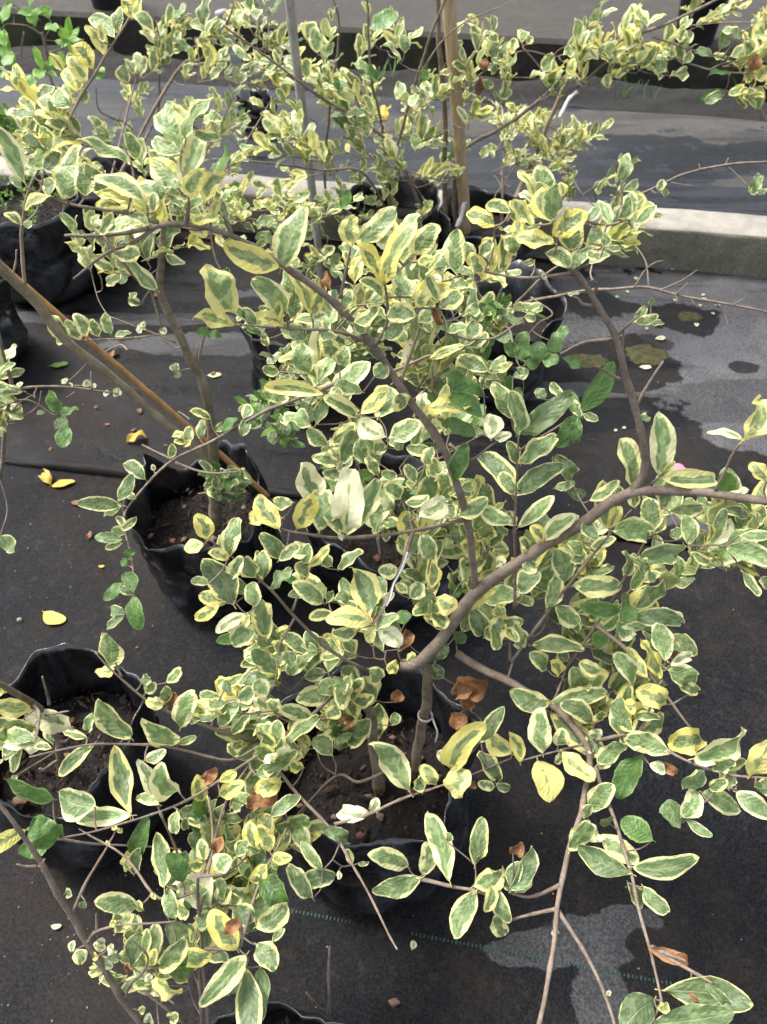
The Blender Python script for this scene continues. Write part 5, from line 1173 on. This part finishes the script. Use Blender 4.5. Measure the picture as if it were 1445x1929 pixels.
b0 = BAGS['bb']
S = Shrub('bb', 'variegated_shrub', b0, 'wide shrub with long arching limbs tied to a stake by white ribbon', seed=17, ltw=.0014)
S.center = b0 + Vector((0, 0, 0.5)); Yb = b0.y
S.branch([low(b0), pt(860, 420, dY(420, Yb)), pt(862, 300, dY(300, Yb)), pt(905, 262, dY(262, Yb)), pt(965, 228, dY(228, Yb)), pt(1035, 172, dY(172, Yb)), pt(1110, 110, dY(110, Yb)), pt(1180, 75, dY(75, Yb)), pt(1290, 30, dY(30, Yb)), pt(1370, -10, dY(-10, Yb))], 7, 3, 'stem', world=True)
S.branch([low(b0), pt(844, 430, dY(430, Yb)), pt(838, 220, dY(220, Yb)), pt(828, 90, dY(90, Yb)), pt(822, -30, dY(-30, Yb))], 8, 6, 'stem', M_TRUNK, world=True)
S.branch(tr3([(1085, 165), (1160, 105), (1190, 95), (1240, 100), (1330, 130), (1400, 137), (1470, 140)], Yb), 3.2, 1.6, 'stem')
S.branch(tr3([(1230, 70), (1290, 90), (1360, 108), (1400, 120)], Yb), 2.4, 1.4, 'stem')
S.branch(tr3([(865, 170), (920, 130), (980, 97), (1055, 107)], Yb), 2.4, 1.4, 'stem')
for q in (tr3([(985, 90), (1020, 130), (1025, 160), (1040, 170)], Yb), tr3([(870, 135), (890, 110), (900, 90)], Yb), tr3([(1035, 172), (1018, 190)], Yb), tr3([(1360, 110), (1400, 60), (1445, 40)], Yb), tr3([(1340, 130), (1365, 118), (1395, 115)], Yb), tr3([(885, 220), (895, 190), (905, 150)], Yb)):
    S.branch(q, 2.2, 1.2)
T(S, 'C', '770 150 710 20 88 S;780 130 870 100 42 S;630 240 650 110 82 S;390 290 340 150 72 S;380 280 300 300 62 S;400 300 470 190 72 S;520 310 410 250 82 Y;560 330 620 250 72 S;690 310 660 220 52 S;740 230 680 150 62 Y;860 290 760 220 62 Y;880 400 750 310 92 S;860 430 770 410 62 S;960 350 940 250 62 S;970 360 1010 300 42 S;950 240 970 170 42 S;900 430 1010 360 72 G;185 410 220 320 66 S;550 500 540 430 52 S;590 430 680 420 52 S;1230 430 1100 440 52 P;1210 510 1075 530 52 P;1200 540 1100 580 52 G;1310 520 1220 545 52 S;1400 620 1330 530 62 G;1360 230 1440 190 100 Y;1380 450 1440 400 82 Y;480 310 400 200 70 S;450 330 520 220 70 S;1300 180 1210 150 60 S;1130 320 1030 310 50 G;1215 330 1140 310 50 G;1180 280 1190 200 60 G;1310 230 1220 200 60 G;1330 320 1320 230 80 S;1340 400 1380 340 60 B;10 300 20 200 60 S;60 240 50 160 60 S;90 250 120 200 50 S')
T(S, 'B', '1275 200 1210 160 52 S;1275 210 1350 180 46 S;1240 460 1170 430 52 S;1250 290 1215 210 50 S;1250 540 1260 450 50 B;1170 740 1165 690 34 B;1290 410 1290 340 45 B;1360 400 1310 380 60 S;1340 330 1380 270 60 S;1300 500 1330 460 60 S;1380 560 1440 520 60 S')
S.fill(1060, 50, 1220, 160, dY(100, Yb) - .08, dY(100, Yb) + .08, 9, 0.052, MIXY, length=.13, pairs=3)
S.fill(1360, 60, 1480, 200, dY(130, Yb) - .08, dY(130, Yb) + .08, 10, 0.054, MIX, length=.13, pairs=3)
S.fill(1180, 90, 1300, 150, dY(120, Yb) - .06, dY(120, Yb) + .06, 4, 0.050, MIX, length=.13, pairs=3)
S.fill(1280, -10, 1380, 40, dY(10, Yb + .3) - .08, dY(10, Yb + .3) + .08, 4, 0.042, MIXY, length=.13, pairs=3)
S.fill(1010, 130, 1060, 180, dY(150, Yb) - .04, dY(150, Yb) + .04, 3, 0.047, MIX, length=.13, pairs=3)
S.fill(885, 50, 960, 200, dY(120, Yb) - .06, dY(120, Yb) + .06, 5, 0.047, MIX, length=.13, pairs=3)
S.done(240)

# ---- bright green young trees and weeds
b0 = BAGS['bk'] 
S = Shrub('gs', 'green_sapling', gnd(110, 320), 'spindly bright green sapling with pointed leaves behind the kerb', None, 'sapling', seed=18, ltw=.0016)
b0 = gnd(110, 320); Yb = b0.y; S.center = b0 + Vector((0, 0, .4))
S.branch([b0, pt(110, 200, dY(200, Yb)), pt(92, 130, dY(130, Yb)), pt(80, 60, dY(60, Yb))], 7, 4, 'stem', world=True)
for q in (tr3([(90, 110), (85, 75), (95, 52)], Yb), tr3([(80, 65), (50, 48), (12, 45)], Yb), tr3([(45, 60), (40, 100), (42, 135)], Yb), tr3([(88, 100), (120, 90), (135, 80)], Yb), tr3([(87, 126), (70, 120), (52, 110)], Yb)):
    S.branch(q, 3, 1.5)
T(S, 'A', '75 1 10 130 60 L;20 150 40 270 50 L;0 160 30 260 50 L;90 300 40 400 70 L;100 400 20 290 60 L;210 90 200 40 60 L;220 110 110 100 50 L;200 150 160 110 70 L;290 130 340 210 70 L;330 280 370 360 50 L;300 230 410 250 50 L;110 420 90 500 70 L;140 420 210 500 80 L;60 430 10 450 60 L;280 110 240 50 60 L;550 400 600 420 60 L;560 420 580 450 50 L', d=None)
S.fill(0, 0, 150, 180, dY(90, Yb) - .15, dY(90, Yb) + .1, 4, 0.088, {'L': 1}, length=.13, pairs=3)
S.done(60)

b0 = BAGS['ul']
S = Shrub('weed', 'weed_clump', b0, 'yellow-green clump of tiny weeds growing in the dusty bag', None, 'weeds', seed=19, ltw=.0008)
S.center = b0
for k in range(24):
    a = S.rg.uniform(0, 6.28); q = 0.12 * math.sqrt(S.rg.random())
    B = b0 + Vector((-0.02 + q * math.cos(a), q * math.sin(a), -0.005))
    S.add_sk([B])
    S.sprig(B, Vector((S.rg.uniform(-.5, .5), S.rg.uniform(-.5, .5), 1)), S.rg.uniform(.03, .085), 3, .020, {'L': 1}, conn=False, spread=1.2)
S.done(120, 5)
def far_weed(px, py, label, seed, n=12, L=.05):
    b = gnd(px, py); S = Shrub('w', 'young_plant', b, label, None, 'plant', seed=seed, ltw=.0016); S.center = b
    for k in range(n):
        B = b + Vector((S.rg.uniform(-.1, .1), S.rg.uniform(-.06, .06), 0)); S.add_sk([B])
        S.sprig(B, Vector((S.rg.uniform(-.5, .5), S.rg.uniform(-.5, .5), 1)), S.rg.uniform(.08, .25), 4, L, {'L': 2, 'P': 1}, conn=False)
    S.done(60, 5)
far_weed(20, 262, 'leafy green young plant beyond the kerb behind the saplings foot', 22, 10)

# ------------------------------------------------------------------ stakes, pipes, ties
def cane(name, a, b, r, mat, label, cat, nodes=0.16, group=None, r2=None):
    a, b = Vector(a), Vector(b); L = (b - a).length; n = max(12, int(L / 0.012))
    root = a
    P, R = [], []
    for i in range(n + 1):
        t = i / n; p = a.lerp(b, t) + Vector((nz(t * L, 1, 2.0, 61), nz(t * L, 2, 2.0, 62), 0)) * 0.006
        rr = r + ((r2 or r) - r) * t
        ph = ((t * L + 0.05) % nodes) / nodes if nodes else 0.5
        if nodes and ph < 0.075: rr *= 1.16
        elif nodes and ph < 0.15: rr *= 0.96
        P.append(p); R.append(rr)
    vs, fs = [], []
    tube_geo(P, R, 12, vs, fs)
    o = mesh_obj(name, vs, fs, mat, origin=a)
    return tag(o, label, cat, group)
bb = BAGS['bb']; Yb = bb.y
cane('bamboo_stake', bb + Vector((-.055, -.02, -.08)), pt(842, -60, dY(-60, Yb - .03)), .0165, M_BAMBOO, 'thick tan bamboo stake standing in bag in front of the kerb', 'stake', .19)
cb = BAGS['bc']
g0 = gnd(607, 545); cane('bamboo_stake', g0, pt(540, -60, dY(-60, g0.y - .02)), .0115, M_BAMBOO_G, 'weathered grey bamboo stake among the dense pale leaves', 'stake', .26)
cane('bamboo_stake', pt(505, 935, 1.52), pt(-60, 446, 1.13), 0.0052, M_BAMBOO_O, 'slim orange-brown bamboo cane slanting beside the leaning stem', 'stake', .17)
p0 = BAGS['bk'] + Vector((-.03, .02, -.08)); cane('post', p0, pt(415, 20, dY(20, p0.y)), .024, M_PIPE, 'pale grey pipe post standing in a bag beyond the kerb', 'post', 0)
mb = BAGS['bk2'] + Vector((.02, -.03, -.02)); 

def ribbon(name, P, w, mat, label, cat='ribbon', up=Vector((0, 0, 1)), thick=.0006):
    C = catmull(P, 5); vs, fs = [], []
    for i, p in enumerate(C):
        T_ = (C[min(i + 1, len(C) - 1)] - C[max(i - 1, 0)]).normalized()
        S_ = T_.cross(TOCAM); S_ = S_.normalized() if S_.length > 1e-4 else Vector((1, 0, 0))
        N_ = S_.cross(T_)
        k = w * (0.75 + 0.35 * mnoise.noise(p * 90))
        for (sx, sn) in ((-1, -1), (1, -1), (1, 1), (-1, 1)):
            vs.append(p + S_ * k * sx + N_ * (thick * sn + 0.25 * k * abs(mnoise.noise(p * 60))))
    for i in range(len(C) - 1):
        for s in range(4):
            a = i * 4 + s; b_ = i * 4 + (s + 1) % 4; fs.append((a, b_, b_ + 4, a + 4))
    fs += [(3, 2, 1, 0), tuple(len(vs) - 4 + s for s in range(4))]
    return tag(mesh_obj(name, vs, fs, mat, origin=C[0]), label, cat)
def loop_pts(c, r, ax, n=10, turns=1.0):
    X = ax.orthogonal().normalized(); Y_ = ax.cross(X).normalized()
    return [c + (X * math.cos(6.283 * turns * i / n) + Y_ * math.sin(6.283 * turns * i / n)) * r + ax * (0.002 * i / n) for i in range(n + 1)]
Zx = Vector((0, 0, 1))
d0 = dY(415, Yb - .03) - .03
ribbon('plastic_ribbon', [pt(880, 358, d0 - .02), pt(874, 385, d0 - .02), pt(868, 410, d0 - .01), pt(860, 428, d0)], .0075, M_WHITE, 'white plastic ribbon knotted round the thick bamboo stake')
dd = dY(190, BAGS['bk2'].y + .12) - .03
ribbon('plastic_ribbon', [pt(1088, 172, dd), pt(1072, 186, dd), pt(1062, 205, dd - .01), pt(1054, 222, dd - .01)], .0065, M_WHITE, 'white plastic ribbon holding two crossed limbs together above the wet cloth')
ribbon('plastic_ribbon', [pt(768, 1040, .795), pt(758, 1070, .79), pt(742, 1100, .782), pt(736, 1125, .78), pt(728, 1142, .777)], .0013, M_WHITE, 'narrow white plastic strip wound along a hanging twig')
tie = loop_pts(pt(801, 1348, 1.105), .0098, Vector((0.05, 0, 1)).normalized(), 14, 2.0)
ribbon('garden_string', tie + [pt(818, 1362, 1.09), pt(824, 1380, 1.09), pt(820, 1398, 1.10)], .0016, M_STRING, 'grey garden string tied round the main trunk', 'string')
ribbon('garden_string', loop_pts(pt(404, 890, 1.455), .0125, Vector((0, 0, 1)), 14, 2.0) + [pt(440, 893, 1.44), pt(455, 895, 1.45)], .0022, M_STRING, 'pale string tying the bare trunk to the orange cane', 'string')

# ------------------------------------------------------------------ far pots on the path
def far_pot(px, py, r, H, label, z=0.04):
    b = gnd(px, py, z) + WD * r
    prof = [(0, 0), (.78, 0), (.80, .01), (1.0, .93), (1.06, .93), (1.08, .99), (1.04, 1.0), (.97, .96), (.93, .86), (0, .86)]
    vs, fs = [], []; N = 32
    for (a, h) in prof:
        for i in range(N): vs.append((r * a * math.cos(6.2832 * i / N), r * a * math.sin(6.2832 * i / N), h * H))
    for j in range(len(prof) - 1):
        for i in range(N):
            a = j * N + i; c = j * N + (i + 1) % N; fs.append((a, c, c + N, a + N))
    root = empty('plant_pot', b); tag(root, label, 'pot', 'black pots on the path')
    mesh_obj('shell', vs, fs, M_POT, root)
    vs = [(0, 0, H * .88)] + [(r * .95 * math.cos(6.2832 * i / 24), r * .95 * math.sin(6.2832 * i / 24), H * .875) for i in range(24)]
    mesh_obj('soil', vs, [(0, 1 + i, 1 + (i + 1) % 24) for i in range(24)], M_SOIL, root)
    return b + Vector((0, 0, H * .88))
fp = far_pot(1310, 92, .115, .26, 'black tapered plastic pot on the concrete path edge above the ditch')
fp2 = far_pot(190, 22, .10, .22, 'small black pot on the concrete path behind the mossy ditch')
fp3 = far_pot(1500, 75, .13, .26, 'black pot standing by the leafy limbs at the path edge')
for k, (b, lab) in enumerate(((fp, 'leggy green plant growing in the tapered pot on the path'), (fp2, 'small green plant growing in the little pot on the path'), (fp3, 'leafy green plant growing in the pot by the leafy limbs'))):
    S = Shrub('fp', 'potted_plant', b, lab, None, 'plant', seed=60 + k, ltw=.002); S.center = b
    for j in range(9):
        S.add_sk([b]); S.sprig(b + Vector((S.rg.uniform(-.04, .04), S.rg.uniform(-.04, .04), -.01)), Vector((S.rg.uniform(-.6, .6), S.rg.uniform(-.6, .6), 1)), S.rg.uniform(.15, .35), 5, .06, {'L': 2, 'P': 2}, conn=False)
    S.done(60, 5)

# ------------------------------------------------------------------ litter on the cloth
def cloth_z(p):
    u, w = u_of(p), w_of(p)
    if w > W_KERB: return back_z(u, w)
    if w > W_EDGE + 0.02:
        q = up_z(u, w); return q[2]
    return near_z(u, w)
rl = random.Random(77)
def litter(px, py, Lpx, t, label, group=None, shape='flat', ang=None, name='fallen_leaf', asp=.5, cat='leaf'):
    g = gnd(px, py); d = g.y * CP + CAM_H * SP; L = Lpx / F_PX * d
    a = rl.uniform(0, 6.28) if ang is None else math.radians(ang)
    ax = Vector((math.cos(a), math.sin(a), 0.04)); n = Vector((rl.uniform(-.15, .15), rl.uniform(-.15, .15), 1))
    B = Vector((g.x, g.y, cloth_z(g) + .004)) - ax * L * .5
    o = bpy.data.objects.new(name, leaf_mesh(shape, rl.randrange(len(LEAVES[shape])), t)); COL.objects.link(o)
    o.matrix_basis = frame(B, ax, n, L, L * asp); tag(o, label, cat, group); return o
litter(105, 1165, 52, 'O', 'single bright yellow fallen leaf on the bare brown cloth', ang=-25, asp=.55)
litter(120, 914, 44, 'O', 'yellow fallen leaf lying against the turned-up cloth edge', ang=15)
litter(92, 905, 34, 'O', 'curled yellow fallen leaf touching another at the cloth edge', ang=120, shape='dry')
litter(115, 697, 34, 'L', 'green fallen leaf on the dark cloth below the leaning stem', ang=10)
litter(262, 838, 36, 'O', 'orange dry leaf caught at the end of a bare twig', ang=20, shape='dry')
litter(147, 950, 26, 'B', 'reddish brown leaf scrap below the two yellow leaves', ang=-10)
litter(406, 717, 26, 'C', 'pale cream fallen leaf beside the bare trunk', ang=5)
litter(218, 680, 20, 'B', 'brown scrap beneath the slanting orange cane', ang=50, shape='dry')
litter(192, 1069, 12, 'O', 'tiny yellow leaf bit near the crumpled bag', ang=0)
litter(172, 1012, 18, 'B', 'small rusty scrap beside the drooping leafy twig', ang=60, shape='dry')
litter(777, 1783, 16, 'C', 'tiny round cream leaf beside the green thread', ang=80, asp=.8)
litter(108, 1746, 20, 'C', 'small pale leaf beside the slanting brown stem', ang=0)
litter(1212, 1178, 22, 'C', 'pale curled leaf on grey cloth behind the right-hand leaves', ang=90)
litter(1240, 648, 20, 'C', 'round cream leaf on the moss patch edge', ang=20, asp=.7)
litter(1212, 704, 22, 'C', 'cream leaf lying on the dark moss', ang=0, asp=.6)
litter(300, 568, 16, 'B', 'brown dry scrap behind the bare trunk', ang=30, shape='dry')
for (px, py, s) in ((1180, 560, 9), (1160, 570, 8), (1322, 573, 10), (1315, 585, 9), (1348, 585, 10), (1310, 622, 12), (1195, 535, 9), (1263, 518, 8), (1340, 600, 8), (1157, 820, 8), (1172, 815, 8), (1214, 630, 8), (1320, 566, 8), (1268, 575, 7)):
    litter(px, py, s, 'C', 'tiny cream petal scrap on the dry cloth near the kerb', 'petal scraps near the kerb', asp=.7, name='petal_scrap', cat='petal')
for k in range(26):
    px, py = rl.choice(((rl.uniform(0, 470), rl.uniform(640, 900)), (rl.uniform(0, 300), rl.uniform(900, 1240)), (rl.uniform(300, 440), rl.uniform(440, 480)), (rl.uniform(100, 420), rl.uniform(600, 900))))
    litter(px, py, rl.uniform(5, 13), 'B', 'small brown leaf crumb on the damp dark cloth', 'leaf crumbs on the cloth', asp=.6, name='leaf_crumb', shape='curl', cat='leaf crumb')
def pebble(px, py, spx, mat, label, group=None):
    g = gnd(px, py); d = g.y * CP + CAM_H * SP; s = spx / 2 / F_PX * d
    o = bpy.data.objects.new('pebble', pebble_mesh(rl.randrange(4), mat)); COL.objects.link(o)
    o.location = (g.x, g.y, cloth_z(g) + s * .45); o.scale = (s, s * .85, s * .65); o.rotation_euler = (0, 0, rl.uniform(0, 6)); tag(o, label, 'pebble', group)
pebble(743, 1890, 18, M_STONE, 'brown rounded pebble on black cloth near the dry twigs')
pebble(39, 1171, 11, M_GRIT, 'small grey pebble near the yellow fallen leaf')
vs, fs = [], []
for k in range(170):
    px, py = rl.choice(((rl.uniform(480, 1445), rl.uniform(1500, 1929)), (rl.uniform(0, 300), rl.uniform(1650, 1929)), (rl.uniform(0, 300), rl.uniform(900, 1250)), (rl.uniform(1050, 1445), rl.uniform(540, 1200)), (rl.uniform(0, 480), rl.uniform(560, 900))))
    g = gnd(px, py); s = rl.uniform(.0006, .0022); c = Vector((g.x, g.y, cloth_z(g) + s * .4)); i0 = len(vs); a = rl.uniform(0, 1.5)
    for (x, y, z) in ((1, 0, 0), (-1, 0, 0), (0, 1, 0), (0, -1, 0), (0, 0, .7), (0, 0, -.7)):
        vs.append(c + Vector((x * math.cos(a) - y * math.sin(a), x * math.sin(a) + y * math.cos(a), z)) * s * rl.uniform(.6, 1.3))
    fs += [tuple(i0 + w for w in f) for f in ((0, 2, 4), (2, 1, 4), (1, 3, 4), (3, 0, 4), (2, 0, 5), (1, 2, 5), (3, 1, 5), (0, 3, 5))]
tag(mesh_obj('grit', vs, fs, M_GRIT, smooth=False), 'scattered pale grit on the black ground cloth', 'grit', None, 'stuff')
# pink scrap
g = gnd(1290, 915); o = bpy.data.objects.new('plastic_scrap', leaf_mesh('flat', 1, 'C').copy()); o.data.materials.clear(); o.data.materials.append(M_PINK); COL.objects.link(o)
o.matrix_basis = frame(Vector((g.x, g.y, cloth_z(g) + .006)), Vector((-.6, .5, .15)), Vector((.1, -.1, 1)), .055, .04); tag(o, 'pink plastic scrap on the cloth behind the right-hand limb', 'scrap')

# moss cushions
def moss(px, py, rx, ry, label, seed):
    c = gnd(px, py); ex = abs(gnd(px + rx, py).x - c.x); ey = abs(gnd(px, py - ry).y - c.y)
    vs, fs = [], []; N, R = 40, 12
    for j in range(R + 1):
        for i in range(N):
            t = 6.2832 * i / N; q = j / R * (1 + .35 * mnoise.noise(Vector((math.cos(t) * 2, math.sin(t) * 2, seed))))
            p = Vector((c.x + ex * q * math.cos(t), c.y + ey * q * math.sin(t), 0))
            z = cloth_z(p) + (1 - (j / R) ** 2) * .006 - .003 + .004 * mnoise.noise(p * 70) * (1 - j / R)
            vs.append((p.x, p.y, z))
    for j in range(R):
        for i in range(N):
            a = j * N + i; b_ = j * N + (i + 1) % N; fs.append((a, b_, b_ + N, a + N))
    o = mesh_obj('moss', vs, fs, M_MOSS); tag(o, label, 'moss', None, 'stuff')
moss(1215, 678, 55, 26, 'large olive moss patch on the damp cloth', 3); moss(1105, 690, 55, 17, 'flat dark moss patch beside the leafy limb', 8); moss(1297, 604, 34, 13, 'small olive moss patch near the kerb', 5)

# grass: tufts in the half hidden bag and along the ditch
def grass(name, pts, h, label, seed):
    rg = random.Random(seed); vs, fs = [], []
    for (c, n, sp) in pts:
        for k in range(n):
            b = Vector(c) + Vector((rg.gauss(0, sp), rg.gauss(0, sp), 0)); d = Vector((rg.uniform(-.5, .5), rg.uniform(-.5, .5), 1)).normalized(); l = h * rg.uniform(.5, 1.2)
            s = Vector((rg.uniform(-1, 1), rg.uniform(-1, 1), 0)).normalized() * l * .022; i = len(vs); m = b + d * l * .55; t = b + d * l + Vector((d.x, d.y, -.2)) * l * .3
            vs += [b - s, b + s, m + s * .8, m - s * .8, t]; fs += [(i, i + 1, i + 2, i + 3), (i + 3, i + 2, i + 4)]
    tag(mesh_obj(name, vs, fs, M_GRASS), label, 'grass', None, 'stuff')
ce = BAGS['cen']
grass('grass', [(ce + Vector((.03, -.03, -.005)), 26, .012), (ce + Vector((.06, -.05, -.005)), 22, .012), (ce + Vector((0, .02, -.005)), 14, .02)], .11, 'tuft of thin green grass in the half hidden bag', 4)
pp = []
for k in range(26):
    u = rl.uniform(.1, 1.6); w = W_SOIL + rl.uniform(.2, .7); pp.append((uw(u, w, ditch_z(u, w) - .004), rl.randrange(4, 14), .02))
for k in range(16):
    u = rl.uniform(-2.5, 0); w = W_SOIL + rl.uniform(.2, .7); pp.append((uw(u, w, ditch_z(u, w) - .004), rl.randrange(4, 10), .02))
grass('grass', pp, .09, 'sparse grass growing along the dark ditch', 6)
